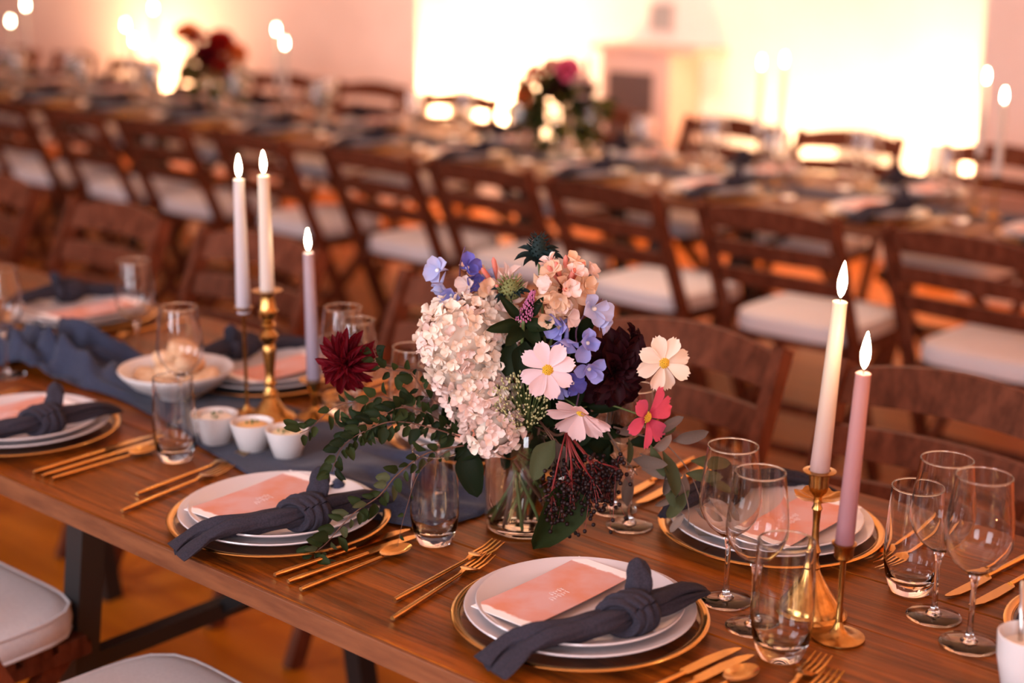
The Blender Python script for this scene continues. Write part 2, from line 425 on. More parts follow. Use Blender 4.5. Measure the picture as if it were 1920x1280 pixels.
# unseen ceiling spotlights, added to brighten the far wall, recess and blurred table
for (x, tx, pw, lab) in ((-8.3, -9.6, 360, 'added ceiling spotlight turned on the pink wall at the left'), (-6.2, -7.2, 300, 'added ceiling spotlight turned on the pink wall next to the recess'), (-0.8, -1.2, 220, 'added ceiling spotlight turned on the pink wall at the right'), (-4.4, -5.3, 300, 'added ceiling spotlight turned on the recess, left one'), (-3.6, -4.0, 120, 'added ceiling spotlight turned on the recess, right one'), (-2.6, -2.75, 170, 'added ceiling spotlight over the blurred table near the bright recess')):
    t = thing('added_ceiling_spot', lab, 'spotlight', (x, 2.6, 3.4), group='added ceiling spotlights')
    dv = (Vector((tx, 3.3, 0.75) if 'over' in lab else (tx, 5.3, 0.9)) - Vector((x, 2.6, 3.2))).normalized(); q = Vector((0, 0, 1)).rotation_difference(-dv)
    b = MB(); b.add(*lathe([(0.0003, 0.14), (0.05, 0.14), (0.055, 0.10), (0.055, 0.0), (0.050, 0.0), (0.048, 0.03), (0.0003, 0.03)], 24)); link('housing', b.mesh('housing', True, 40), 'black_metal', t, (0, 0, -0.2), q)
    b = MB(); b.add(*tube([(0, 0, 0), (0, 0, -0.1)], 0.012, 10)); link('bracket', b.mesh('bracket'), 'black_metal', t)
    d = bpy.data.lights.new('spot_beam', 'SPOT'); d.energy = pw; d.color = (1.0, 0.54, 0.38) if 'pink wall' in lab else (1.0, 0.72, 0.56); d.spot_size = R(75 if 'pink wall' in lab else 58); d.spot_blend = 1.0; d.shadow_soft_size = 0.05
    o = bpy.data.objects.new('spot_beam', d); C.objects.link(o); o.parent = t; o.location = Vector((0, 0, -0.2)) + dv * 0.02; o.rotation_euler = dv.to_track_quat('-Z', 'Y').to_euler()

# small cabinet and framed notice in the recess
t = thing('cabinet', 'small pink cabinet with a thin top standing in the bright recess', 'cabinet', (-4.96, 5.625, 0))
link('body', bevel_mesh('cabinet_body', box(0, 0, 0.49, 0.46, 0.30, 0.98), 0.008), 'mantel_stone', t)
link('top', bevel_mesh('cabinet_top', box(0.05, -0.015, 0.995, 0.70, 0.32, 0.03), 0.006), 'mantel_stone', t)
dr = link('door', bevel_mesh('cabinet_door', box(-0.02, -0.158, 0.56, 0.30, 0.016, 0.62), 0.004), 'firebox_black', t)
kb = MB(); kb.add(*lathe([(0, 0), (0.008, 0), (0.010, 0.012), (0, 0.018)], 12), Matrix.Translation((0.09, -0.166, 0.6)) @ Matrix.Rotation(R(90), 4, 'X'))
link('knob', kb.mesh('knob'), 'brass', dr)
t = thing('framed_notice', 'small grey framed notice on the bright recess wall above the cabinet', 'picture frame', (-5.0, RD - 0.012, 1.15))
link('frame', boxes('notice_frame', [(0, 0, 0.075, 0.17, 0.02, 0.012), (0, 0, -0.075, 0.17, 0.02, 0.012), (-0.08, 0, 0, 0.012, 0.02, 0.15), (0.08, 0, 0, 0.012, 0.02, 0.15)]), 'plaster', t)
link('panel', boxes('notice_panel', [(0, 0.004, 0, 0.15, 0.01, 0.14)]), 'notice_grey', t)

# ------------------------------------------------------------------ dining tables
TH = 0.032
def dining_table(x0, x1, y0, y1, label, legs, group):
    t = thing('dining_table', label, 'table', ((x0 + x1) / 2, (y0 + y1) / 2, 0), group=group)
    Lx = x1 - x0; Wy = y1 - y0; n = 6; pw = Wy / n
    me = bevel_mesh('plank', box(0, 0, 0, Lx - 0.004, pw - 0.0012, TH), 0.0012, 1)
    for k in range(n):
        o = link('plank', me, 'table_wood', t, (0, -Wy / 2 + pw * (k + 0.5), 0.75 - TH / 2 - 0.0006 * (k % 2)))
    for s in (-1, 1):
        link('edge_board', bevel_mesh('edge_board', box(0, s * (Wy / 2 + 0.002), 0.75 - TH / 2 - 0.001, Lx - 0.004, 0.006, TH - 0.001), 0.001, 1), 'table_edge', t)
    link('apron', boxes('apron', [(0, s * (Wy / 2 - 0.16), 0.70, Lx - 0.3, 0.03, 0.035) for s in (-1, 1)]), 'black_metal', t)
    for lx in legs:
        for s in (-1, 1):
            b = MB(); b.add(*bar((lx, s * (Wy / 2 - 0.16), 0.715), (lx, s * (Wy / 2 - 0.07), 0.0), 0.045, 0.045))
            link('leg', b.mesh('leg', False), 'black_metal', t)
        b = MB(); b.add(*bar((lx, -Wy / 2 + 0.12, 0.38), (lx, Wy / 2 - 0.12, 0.38), 0.03, 0.03)); b.add(*bar((lx, 0, 0.38), (lx + (0.5 if lx < 0 else -0.5), 0, 0.70), 0.025, 0.025))
        link('brace', b.mesh('brace', False), 'black_metal', t)
    return t
TW = 0.845
dining_table(-2.66, 0.40, 0, TW, 'dark plank dining table under the large bouquet in front', (-0.95, 0.95), 'dark plank dining tables')
dining_table(-5.72, -2.662, 0, TW, 'dark plank dining table continuing past the crumpled runner', (-1.2, 1.2), 'dark plank dining tables')
T2Y0, T2Y1 = 2.875, 3.72
dining_table(-3.30, -0.30, T2Y0, T2Y1, 'blurred dark plank table before the bright recess', (-1.2, 1.2), 'dark plank dining tables')
dining_table(-6.302, -3.302, T2Y0, T2Y1, 'blurred dark plank table carrying the pink and green bouquet', (-1.2, 1.2), 'dark plank dining tables')
dining_table(-9.304, -6.304, T2Y0, T2Y1, 'blurred dark plank table furthest along the row behind', (-1.2, 1.2), 'dark plank dining tables')

# ------------------------------------------------------------------ folding chairs
def post_y(z): return 0.36 * (1 - z / 0.84)
def make_chair():
    t = thing('folding_chair', '', 'chair')
    for s in (-1, 1):
        b = MB(); b.add(*bar((s * 0.21, post_y(0.845), 0.845), (s * 0.21, post_y(0.0), 0.0), 0.024, 0.042))
        link('post', b.mesh('post', False), 'chair_wood', t)
        b = MB(); b.add(*bar((s * 0.165, 0.50, 0.435), (s * 0.165, 0.03, 0.0), 0.022, 0.036))
        link('rear_leg', b.mesh('rear_leg', False), 'chair_wood', t)
    def slat(z0, z1, arch, nm):
        v = []; f = []; n = 12; th = 0.016
        for i in range(n + 1):
            q = -1 + 2 * i / n
            x = q * 0.204
            bow = -0.022 * (1 - q * q)
            za = z0 + arch * 0.35 * (1 - q * q); zb = z1 + arch * (1 - q * q)
            for (z, d) in ((za, -th / 2), (za, th / 2), (zb, th / 2), (zb, -th / 2)):
                v.append((x, post_y(z) + bow + d, z))
        for i in range(n):
            for k in range(4):
                k2 = (k + 1) % 4
                f.append((i * 4 + k, i * 4 + k2, i * 4 + 4 + k2, i * 4 + 4 + k))
        f.append((0, 1, 2, 3)); f.append((n * 4 + 3, n * 4 + 2, n * 4 + 1, n * 4))
        b = MB(); b.add(v, f)
        return link(nm, b.mesh(nm, True, 40), 'chair_wood', t)
    slat(0.775, 0.832, 0.024, 'top_rail')
    slat(0.690, 0.738, 0.006, 'back_slat')
    slat(0.604, 0.652, 0.006, 'back_slat')
    b = MB()
    for k in range(6): b.add(*box(0, 0.165 + k * 0.066, 0.441, 0.37, 0.052, 0.014))
    for s in (-1, 1): b.add(*box(s * 0.172, 0.33, 0.423, 0.022, 0.40, 0.022))
    link('seat', b.mesh('seat', False), 'chair_wood', t)
    b = MB(); b.add(*bar((-0.21, post_y(0.20), 0.20), (0.21, post_y(0.20), 0.20), 0.02, 0.03)); b.add(*bar((-0.165, 0.15, 0.115), (0.165, 0.15, 0.115), 0.02, 0.03))
    link('stretcher', b.mesh('stretcher', False), 'chair_wood', t)
    return t
def make_cushion():
    t = thing('seat_cushion', '', 'cushion')
    # rounded square pad, domed
    n = 40; rings = []
    def sq(a, r, k=5.0):
        c, s_ = math.cos(a), math.sin(a)
        m_ = (abs(c) ** k + abs(s_) ** k) ** (-1 / k)
        return c * m_ * r, s_ * m_ * r
    prof = [(0.170, 0.0), (0.188, 0.004), (0.194, 0.012), (0.196, 0.028), (0.194, 0.044), (0.188, 0.052), (0.170, 0.057), (0.13, 0.063), (0.06, 0.066), (0.001, 0.067)]
    v = []; f = []
    for (r, z) in prof:
        for k in range(n):
            x, y = sq(2 * math.pi * (k + 0.5) / n, r); v.append((x, y, z))
    for i in range(len(prof) - 1):
        for k in range(n):
            k2 = (k + 1) % n; f.append((i * n + k, i * n + k2, (i + 1) * n + k2, (i + 1) * n + k))
    f.append(tuple(range(n - 1, -1, -1)))
    b = MB(); b.add(v, f); link('pad', b.mesh('pad'), 'cushion_fabric', t)
    for z in (0.008, 0.049):
        ring = [(*sq(2 * math.pi * (k + 0.5) / n, 0.1925), z) for k in range(n)]
        ring.append(ring[0])
        b = MB(); b.add(*tube(ring, 0.0035, 6, False)); link('piping', b.mesh('piping'), 'cushion_fabric', t)
    return t
CHAIR0 = make_chair(); CUSH0 = make_cushion(); used = []
def place_chair(x, y, rz, clabel, plabel, group):
    off = Matrix.Rotation(rz, 3, 'Z') @ Vector((0, 0.335, 0))
    cl = (x + off.x, y + off.y, 0.4485)
    if not used:
        used.append(1)
        CHAIR0.location = (x, y, 0); CHAIR0.rotation_euler = (0, 0, rz); tag(CHAIR0, clabel, None, group)
        CUSH0.location = cl; CUSH0.rotation_euler = (0, 0, rz); tag(CUSH0, plabel, None, 'cushions on ' + group)
    else:
        dup(CHAIR0, (x, y, 0), rz, clabel, group)
        dup(CUSH0, cl, rz, plabel, 'cushions on ' + group)
# this side of the near table: two chairs cut by the lower left corner
place_chair(-2.215, -0.415, R(1), 'wooden folding chair at the lower left corner, cut by the picture edge', 'white seat cushion at the lower left corner, larger part showing', 'chairs on the near side of the near table')
place_chair(-1.655, -0.415, R(-2), 'wooden folding chair at the bottom edge, second from the left corner', 'white seat cushion at the bottom edge, second from the left corner', 'chairs on the near side of the near table')
f1 = [(-1.065, 1.20, 180), (-1.605, 1.18, 181), (-2.155, 1.18, 178), (-2.885, 1.195, 181), (-3.485, 1.195, 179), (-4.18, 1.24, 180), (-4.80, 1.2, 181)]
for i, (x, y, a) in enumerate(f1):
    place_chair(x, y, R(a), 'wooden folding chair across the near table, %s from the picture\'s right edge' % ORD[i], 'pale seat cushion across the near table, %s chair from the right edge' % ORD[i], 'chairs across the near table')
r2 = [(-1.09, 2.44), (-1.65, 2.45), (-2.215, 2.43), (-2.815, 2.45), (-3.355, 2.49), (-3.845, 2.45), (-4.50, 2.46), (-5.08, 2.44), (-5.66, 2.45), (-6.25, 2.45), (-6.85, 2.45), (-7.45, 2.45)]
for i, (x, y) in enumerate(r2):
    place_chair(x, y, R(random.uniform(-4, 4)), 'blurred folding chair in the middle row, back turned, %s from the right' % ORD[i], 'blurred white cushion in the middle row of chairs, %s from the right' % ORD[i], 'chairs backing onto the aisle')
r3 = [(-2.30, 4.15), (-2.91, 4.14), (-3.47, 4.15), (-4.12, 4.15), (-4.95, 4.12), (-5.62, 4.17), (-6.28, 4.17), (-6.95, 4.16), (-7.60, 4.17), (-8.27, 4.18), (-8.9, 4.17)]
for i, (x, y) in enumerate(r3):
    place_chair(x, y, R(180 + random.uniform(-4, 4)), 'blurred folding chair by the far wall, %s from the right' % ORD[i], 'blurred cushion on the chair by the far wall, %s from the right' % ORD[i], 'chairs along the far wall')

# ------------------------------------------------------------------ tableware
ZT = 0.7501
def lathe_mesh(name, prof, seg=48, sharp=50):
    b = MB(); b.add(*lathe(prof, seg)); return b.mesh(name, True, sharp)
ME = {}
ME['charger_glass'] = lathe_mesh('charger_glass', [(0.0005, 0.004), (0.10, 0.004), (0.135, 0.0065), (0.158, 0.0115)], 64)
ME['charger_rim'] = lathe_mesh('charger_rim', [(0.1545 + 0.0062 * math.cos(a), 0.0115 + 0.0022 * math.sin(a) + 0.0010 * math.cos(a)) for a in [2 * math.pi * k / 10 for k in range(11)]], 64, None)
def plate_prof(r):
    k = r / 0.144
    return [(0.0004, 0.003), (0.085 * k, 0.003), (0.088 * k, 0), (0.094 * k, 0), (0.098 * k, 0.0035), (0.128 * k, 0.010), (0.1435 * k, 0.0165), (0.1448 * k, 0.0182), (0.1440 * k, 0.0196), (0.1415 * k, 0.0190), (0.127 * k, 0.0135), (0.098 * k, 0.0075), (0.05 * k, 0.0065), (0.0004, 0.0065)]
ME['dinner_plate'] = lathe_mesh('dinner_plate', plate_prof(0.1435), 64)
ME['side_plate'] = lathe_mesh('side_plate', plate_prof(0.129), 64)
def card_mesh():
    b = MB(); n = 10; v = []; f = []
    for i in range(n + 1):
        y = -0.105 + 0.21 * i / n; q = abs(y / 0.105)
        for z in (0.0, 0.0008):
            for x in (-0.045, 0.045): v.append((x, y, z - 0.0025 * (1 - q * q)))
    for i in range(n):
        a = i * 4; c = a + 4
        f += [(a, a + 1, c + 1, c), (a + 2, c + 2, c + 3, a + 3), (a, c, c + 2, a + 2), (a + 1, a + 3, c + 3, c + 1)]
    f += [(0, 2, 3, 1), (n * 4, n * 4 + 1, n * 4 + 3, n * 4 + 2)]
    b.add(v, f); return b.mesh('menu_card', True, 40)
ME['card'] = card_mesh()
def script_mesh():
    """a few looping white brush strokes, as faint as on the cards"""
    b = MB(); rnd = random.Random(3); y0 = -0.012
    for line, (xc, n) in enumerate(((0.012, 7), (0.002, 5))):
        pts = []
        for k in range(n * 6):
            t = k / 6
            pts.append((xc + 0.0035 * math.sin(t * 6.28) * (1 + 0.5 * math.sin(t * 2.1)), -0.022 + line * 0.012 + t * 0.0052 + 0.0016 * math.cos(t * 6.28), -0.0014))
        b.add(*tube(pts, 0.00022, 4))
    return b.mesh('lettering')
ME['script'] = script_mesh()
def cloth_section(ph, flat, k3=0.20):
    def f(i, a):
        r = 1 + k3 * (2 * abs(math.sin(1.5 * a + ph[i])) - 1.1) + 0.13 * math.sin(5 * a - 1.7 * ph[i] + 1.0) + 0.05 * math.sin(9 * a + 2.3 * ph[i])
        return math.cos(a) * r, math.sin(a) * r * flat[i]
    return f
def napkin_meshes():
    P = [(0.012, -0.182, 0.0085), (0.023, -0.150, 0.026), (0.047, -0.122, 0.038), (0.068, -0.089, 0.042), (0.083, -0.057, 0.045), (0.092, -0.021, 0.047), (0.097, 0.027, 0.047), (0.102, 0.078, 0.044), (0.103, 0.122, 0.031)]
    W = [0.030, 0.026, 0.0165, 0.0140, 0.0145, 0.016, 0.016, 0.0175, 0.006]
    F = [0.12, 0.40, 0.95, 1.1, 1.1, 1.0, 0.9, 0.72, 0.6]
    def up(vals, n=6):
        out = []
        for i in range(len(vals) - 1):
            for k in range(n): out.append(vals[i] + (vals[i + 1] - vals[i]) * k / n)
        return out + [vals[-1]]
    path = spline(P, 6); n_ = len(path); b = MB()
    fan = up([0.0185, 0.0160, 0.0095, 0.0080, 0.0085, 0.0090, 0.0095, 0.0105, 0.0030]); rad = up([0.0130, 0.0125, 0.0102, 0.0098, 0.0100, 0.0105, 0.0105, 0.0098, 0.0045]); fl = up([0.22, 0.45, 0.9, 1.0, 1.0, 1.0, 0.95, 0.75, 0.6])
    fr = frames(path)
    for st in range(3):
        pts = []
        for i, (p_, t_, a_, b_) in enumerate(fr):
            tw = 2.1 * st + 0.035 * i
            fq = fl[i]
            pts.append(p_ + b_ * math.cos(tw) * fan[i] * (1.25 if fq < 0.6 else 1) + a_ * math.sin(tw) * fan[i] * 0.75 * fq)
        b.add(*tube(pts, [r_ * (1 + 0.10 * math.sin(0.6 * i + st * 2)) for i, r_ in enumerate(rad)], 22, True, cloth_section([0.10 * i + st for i in range(n_)], [q * 0.9 for q in fl], 0.16)))
    body = b.mesh('napkin_body', True, 75)
    # the knot: crossing wraps of the same cloth
    c = Vector((0.092, -0.020, 0.046)); ax = Vector((0.12, 1.0, 0)).normalized(); up_ = Vector((0, 0, 1)); sd = ax.cross(up_).normalized()
    kn = MB()
    for (tilt, rr, off, rad) in ((0.55, 0.0195, -0.017, 0.0085), (0.40, 0.0225, -0.004, 0.0095), (0.30, 0.0225, 0.009, 0.0090), (-0.50, 0.0205, 0.014, 0.0085)):
        ring = []
        for k in range(25):
            a = 2 * math.pi * k / 24 + 0.7
            d = sd * math.cos(a) * rr * 1.12 + up_ * math.sin(a) * rr * 0.92
            ring.append(c + ax * (off + tilt * rr * math.cos(a)) + d)
        ph2 = [0.22 * i for i in range(25)]
        kn.add(*tube(ring, rad, 32, False, cloth_section(ph2, [0.75] * 25, 0.16)))
    knot = kn.mesh('napkin_knot', True, 75)
    # the tip standing up out of the knot
    tp = MB()
    pth = spline([(0.088, 0.000, 0.052), (0.083, 0.008, 0.070), (0.075, 0.015, 0.086), (0.069, 0.020, 0.098)], 5)
    rr = [0.010 + 0.005 * math.sin(math.pi * min(1, i / 12)) if i < 13 else 0.010 * (15.6 - i) / 3 for i in range(len(pth))]
    tp.add(*tube(pth, rr, 18, True, cloth_section([0.2 * i for i in range(len(pth))], [0.5] * len(pth), 0.15)))
    tip = tp.mesh('napkin_tip', True, 75)
    return body, knot, tip
ME['nap_body'], ME['nap_knot'], ME['nap_tip'] = napkin_meshes()

# cutlery: handle end at -Y, business end at +Y, resting on z = 0
def handle(L0, L1, r0, r1):
    n = 8; pts = [(0, L0 + (L1 - L0) * i / n, 0.0042) for i in range(n + 1)]
    rad = [r0 + (r1 - r0) * i / n for i in range(n + 1)]; rad[0] *= 0.7
    return tube(pts, rad, 10, True, lambda i, a: (math.cos(a) * 1.15, math.sin(a) * 0.85))
def plate_strip(rows, th=0.0016):
    """rows of (y, z, x0, x1): a thin solid strip"""
    v = []; f = []
    for (y, z, x0, x1) in rows:
        v += [(x0, y, z), (x1, y, z), (x1, y, z + th), (x0, y, z + th)]
    for i in range(len(rows) - 1):
        for k in range(4):
            k2 = (k + 1) % 4; f.append((i * 4 + k, i * 4 + k2, i * 4 + 4 + k2, i * 4 + 4 + k))
    n = len(rows) - 1
    f += [(3, 2, 1, 0), (n * 4, n * 4 + 1, n * 4 + 2, n * 4 + 3)]
    return v, f
b = MB(); b.add(*handle(-0.115, 0.045, 0.0042, 0.0026)); ME['fork_handle'] = b.mesh('fork_handle', True, 50)
b = MB(); b.add(*plate_strip([(0.040, 0.0035, -0.0025, 0.0025), (0.052, 0.006, -0.0035, 0.0035), (0.060, 0.005, -0.0105, 0.0105), (0.072, 0.002, -0.012, 0.012)]))
for k in range(4):
    x = -0.0105 + k * 0.007
    b.add(*plate_strip([(0.072, 0.002, x - 0.0017, x + 0.0017), (0.095, 0.002, x - 0.0015, x + 0.0015), (0.118, 0.006, x - 0.0008, x + 0.0008)], 0.0014))
ME['fork_head'] = b.mesh('fork_head', True, 40)
b = MB(); b.add(*handle(-0.115, 0.020, 0.0044, 0.0034)); ME['knife_handle'] = b.mesh('knife_handle', True, 50)
b = MB(); b.add(*plate_strip([(0.016, 0.003, -0.003, 0.003), (0.024, 0.003, -0.009, 0.005), (0.070, 0.003, -0.0105, 0.005), (0.100, 0.003, -0.008, 0.005), (0.114, 0.003, -0.003, 0.0045), (0.119, 0.003, 0.001, 0.0035)], 0.0014))
ME['knife_blade'] = b.mesh('knife_blade', True, 40)
b = MB(); b.add(*handle(-0.105, 0.042, 0.0042, 0.0024)); ME['spoon_handle'] = b.mesh('spoon_handle', True, 50)
def spoon_bowl():
    v = []; f = []; n = 20; rings = 5
    v.append((0, 0.066, 0.0012))
    for i in range(1, rings + 1):
        q = i / rings
        for k in range(n):
            a = 2 * math.pi * k / n
            v.append((0.0165 * q * math.cos(a), 0.066 + 0.027 * q * math.sin(a), 0.0012 + 0.006 * q * q))
    for k in range(n): f.append((0, 1 + k, 1 + (k + 1) % n))
    for i in range(rings - 1):
        for k in range(n):
            k2 = (k + 1) % n; f.append((1 + i * n + k, 1 + i * n + k2, 1 + (i + 1) * n + k2, 1 + (i + 1) * n + k))
    b = MB(); b.add(v, f); return b.mesh('spoon_bowl')
ME['spoon_bowl'] = spoon_bowl()

# glasses
def walls(outer, th):
    inner = [(max(0.0004, r - th), z + (th * 1.6 if i == 0 else th * 0.3)) for i, (r, z) in enumerate(outer)]
    inner[-1] = (outer[-1][0] - th, outer[-1][1])
    return [(0.0003, outer[0][1])] + outer + inner[::-1] + [(0.0003, inner[0][1])]
ME['wine_bowl'] = lathe_mesh('wine_bowl', walls([(0.0045, 0.0880), (0.013, 0.0915), (0.0255, 0.102), (0.0345, 0.115), (0.0392, 0.128), (0.0395, 0.140), (0.0380, 0.158), (0.0350, 0.182), (0.0318, 0.208)], 0.0011), 56, 45)
ME['wine_lip'] = lathe_mesh('wine_lip', [(0.0313 + 0.0010 * math.cos(a), 0.2085 + 0.0010 * math.sin(a)) for a in [2 * math.pi * k / 6 for k in range(7)]], 48, None)
ME['wine_stem'] = lathe_mesh('wine_stem', [(0.0003, 0.0045), (0.0105, 0.0050), (0.0055, 0.0095), (0.0036, 0.018), (0.0031, 0.045), (0.0033, 0.070), (0.0048, 0.082), (0.0078, 0.0880), (0.0003, 0.0895)], 20, None)
ME['wine_foot'] = lathe_mesh('wine_foot', [(0.0003, 0.0), (0.033, 0.0), (0.0345, 0.0009), (0.033, 0.0019), (0.018, 0.0034), (0.0003, 0.0047)], 40, 40)
ME['tumbler_wall'] = lathe_mesh('tumbler_wall', [(0.0003, 0.0003), (0.0235, 0.0), (0.0258, 0.0015), (0.0290, 0.012), (0.0325, 0.024), (0.0350, 0.042), (0.0352, 0.060), (0.0340, 0.090), (0.0318, 0.136), (0.0304, 0.136), (0.0325, 0.090), (0.0336, 0.060), (0.0332, 0.042), (0.0300, 0.026), (0.0240, 0.0165), (0.0003, 0.0130)], 56, 60)
ME['tumbler_lip'] = lathe_mesh('tumbler_lip', [(0.0311 + 0.0011 * math.cos(a), 0.1365 + 0.0011 * math.sin(a)) for a in [2 * math.pi * k / 6 for k in range(7)]], 48, None)
ME['tumbler_base'] = lathe_mesh('tumbler_base', [(0.0003, 0.0005), (0.0235, 0.0), (0.0258, 0.0015), (0.0285, 0.012), (0.0300, 0.0165), (0.0285, 0.0172), (0.022, 0.0140), (0.0003, 0.0120)], 40, 50)

def add_plain(name, mesh, mt, loc, rz, label, cat, group):
    return tag(link(name, mesh, mt, None, loc, (0, 0, rz)), label, cat, group)
def fork(loc, rz, label, g): 
    t = thing('fork', label, 'fork', loc, (0, 0, rz), g); link('handle', ME['fork_handle'], 'gold', t); link('head', ME['fork_head'], 'gold', t)
def knife(loc, rz, label, g):
    t = thing('knife', label, 'knife', loc, (0, 0, rz), g); link('handle', ME['knife_handle'], 'gold', t); link('blade', ME['knife_blade'], 'gold', t)
def spoon(loc, rz, label, g):
    t = thing('spoon', label, 'spoon', loc, (0, 0, rz), g); link('handle', ME['spoon_handle'], 'gold', t); link('bowl', ME['spoon_bowl'], 'gold', t)
def wine_glass(x, y, label, g, s=1.0, rz=0.0):
    t = thing('wine_glass', label, 'wine glass', (x, y, ZT), (0, 0, rz), g); t.scale = (s, s, s)
    link('foot', ME['wine_foot'], 'glass_solid', t); link('stem', ME['wine_stem'], 'glass_solid', t)
    bo = link('bowl', ME['wine_bowl'], 'glass_solid', t); link('lip', ME['wine_lip'], 'glass_solid', bo)
def tumbler(x, y, label, g, s=1.0):
    t = thing('tumbler', label, 'tumbler', (x, y, ZT), (0, 0, 0), g); t.scale = (s, s, s)
    bo = link('body', ME['tumbler_wall'], 'glass_solid', t); link('lip', ME['tumbler_lip'], 'glass_solid', bo)

def setting(cx, cy, rz, where, tag_g, z0=ZT, nap=True, card_rot=0.0, nap_rot=0.0, wares=True):
    Rm = Matrix.Rotation(rz, 3, 'Z')
    def at(dx, dy, z=0.0):
        p = Rm @ Vector((dx, dy, 0)); return (cx + p.x, cy + p.y, z0 + z)
    t = thing('charger_plate', 'clear glass charger with gold rim ' + where, 'charger plate', at(0, 0), (0, 0, rz), 'glass chargers ' + tag_g)
    link('glass_disc', ME['charger_glass'], 'glass_charger', t); link('gold_rim', ME['charger_rim'], 'gold', t)
    add_plain('dinner_plate', ME['dinner_plate'], 'porcelain', at(0, 0, 0.0045), rz, 'larger white plate under the smaller one ' + where, 'plate', 'larger plates ' + tag_g)
    add_plain('side_plate', ME['side_plate'], 'porcelain', at(0, 0, 0.0115), rz, 'smaller white plate on top of the stack ' + where, 'plate', 'smaller plates ' + tag_g)
    c = add_plain('menu_card', ME['card'], 'menu_card', at(-0.040, -0.002, 0.0290), rz + card_rot, 'coral watercolour menu card with white ends ' + where, 'menu card', 'menu cards ' + tag_g)
    link('lettering', ME['script'], 'white_ink', c)
    if nap:
        n = thing('napkin', 'dark blue-grey knotted napkin ' + where, 'napkin', at(0, 0), (0, 0, rz + nap_rot), 'knotted napkins ' + tag_g)
        link('cloth', ME['nap_body'], 'napkin_linen', n); link('knot', ME['nap_knot'], 'napkin_linen', n); link('tip', ME['nap_tip'], 'napkin_linen', n)
    return at
G1 = 'on the near table'
# settings along this side of the near table
SA, SB, SC = (-1.077, 0.202), (-1.603, 0.165), (-2.232, 0.135)
setting(*SA, 0.0, 'at the open setting before the flower vase', G1)
setting(*SB, 0.0, 'at the setting under the trailing ivy', G1, card_rot=R(4), nap_rot=R(-4))
setting(*SC, 0.0, 'cut by the left picture edge', G1, card_rot=R(-3), nap_rot=R(3))
setting(-2.86, 0.16, 0.0, 'past the left edge by the runner', G1)
# settings along the far side
SD, SE, SF, SH, SI = (-1.060, 0.615), (-2.187, 0.627), (-2.835, 0.645), (-0.535, 0.612), (-1.640, 0.640)
setting(*SD, math.pi, 'behind the mauve candles', G1)
setting(*SE, math.pi, 'behind the three candles', G1, nap_rot=R(5))
setting(*SF, math.pi, 'behind the bread bowl and wine glass', G1, nap_rot=R(-4))
setting(*SH, math.pi, 'at the right picture edge', G1)
setting(*SI, math.pi, 'hidden behind the bouquet', G1)
GC = 'gold cutlery on the near table'
def lay(px0, py0, px1, py1, kind, label):
    """cutlery from its handle end (x0, y0) towards its tip (x1, y1)"""
    a = math.atan2(py1 - py0, px1 - px0) - math.pi / 2
    d = Vector((px1 - px0, py1 - py0, 0)).normalized(); L = 0.105 if kind is spoon else 0.115
    kind((px0 + d.x * L, py0 + d.y * L, ZT), a, label, GC)
lay(-1.283, 0.083, -1.315, 0.330, fork, 'gold fork before the vase, the one further from the plate')
lay(-1.246, 0.043, -1.290, 0.262, fork, 'gold fork before the vase, the one tucked against the plate')
lay(-0.912, 0.035, -0.886, 0.262, knife, 'gold knife right of the open setting, next to the plate')
lay(-0.888, 0.030, -0.866, 0.245, knife, 'gold knife right of the open setting, second from the plate')
lay(-0.858, 0.040, -0.845, 0.225, spoon, 'gold spoon at the bottom edge beside two gold knives')
lay(-1.455, 0.031, -1.440, 0.255, knife, 'gold knife under the trailing ivy, next to the plate')
lay(-1.426, 0.029, -1.413, 0.250, knife, 'gold knife under the trailing ivy, between knife and spoon')
lay(-1.395, 0.024, -1.395, 0.230, spoon, 'gold spoon under the trailing ivy beside two knives')
lay(-1.796, 0.030, -1.838, 0.268, fork, 'gold fork left of the ivy setting, next to the plate')
lay(-1.838, 0.085, -1.868, 0.310, fork, 'gold fork left of the ivy setting, further from the plate')
lay(-2.036, 0.033, -2.050, 0.265, knife, 'gold knife left of the tumbler, next to the cut-off plate')
lay(-2.012, 0.034, -2.022, 0.262, knife, 'gold knife left of the tumbler, middle of three')
lay(-1.990, 0.037, -1.995, 0.250, spoon, 'gold spoon left of the tumbler, beside two knives')
lay(-2.42, 0.03, -2.450, 0.262, fork, 'gold fork whose tines show past the cut-off plate')
lay(-0.775, 0.085, -0.800, 0.320, fork, 'gold fork pointing up at the bottom edge before the brass holder')
lay(-0.745, 0.060, -0.770, 0.292, fork, 'gold fork at the bottom edge, right of another fork')
lay(-1.285, 0.800, -1.262, 0.572, knife, 'gold knife behind the olive sprig, nearer the plate')
lay(-1.318, 0.795, -1.296, 0.568, knife, 'gold knife behind the olive sprig, further from the plate')
lay(-0.905, 0.835, -0.900, 0.600, fork, 'gold fork behind the right tumbler, its tines towards the plate')
lay(-0.875, 0.820, -0.868, 0.585, fork, 'gold fork behind the right tumbler, nearer to it')
lay(-0.745, 0.805, -0.767, 0.585, knife, 'gold knife behind the right wine glasses, left one')
lay(-0.712, 0.800, -0.732, 0.578, knife, 'gold knife behind the right wine glasses, right one')
lay(-2.005, 0.800, -2.000, 0.580, fork, 'gold fork behind the brass candlesticks, left one')
lay(-1.970, 0.800, -1.962, 0.575, fork, 'gold fork behind the brass candlesticks, right one')
lay(-2.40, 0.80, -2.385, 0.575, knife, 'gold knife behind the bread bowl, nearer the three candles')
lay(-2.655, 0.80, -2.645, 0.575, fork, 'gold fork behind the bread bowl, nearer the left wine glass')

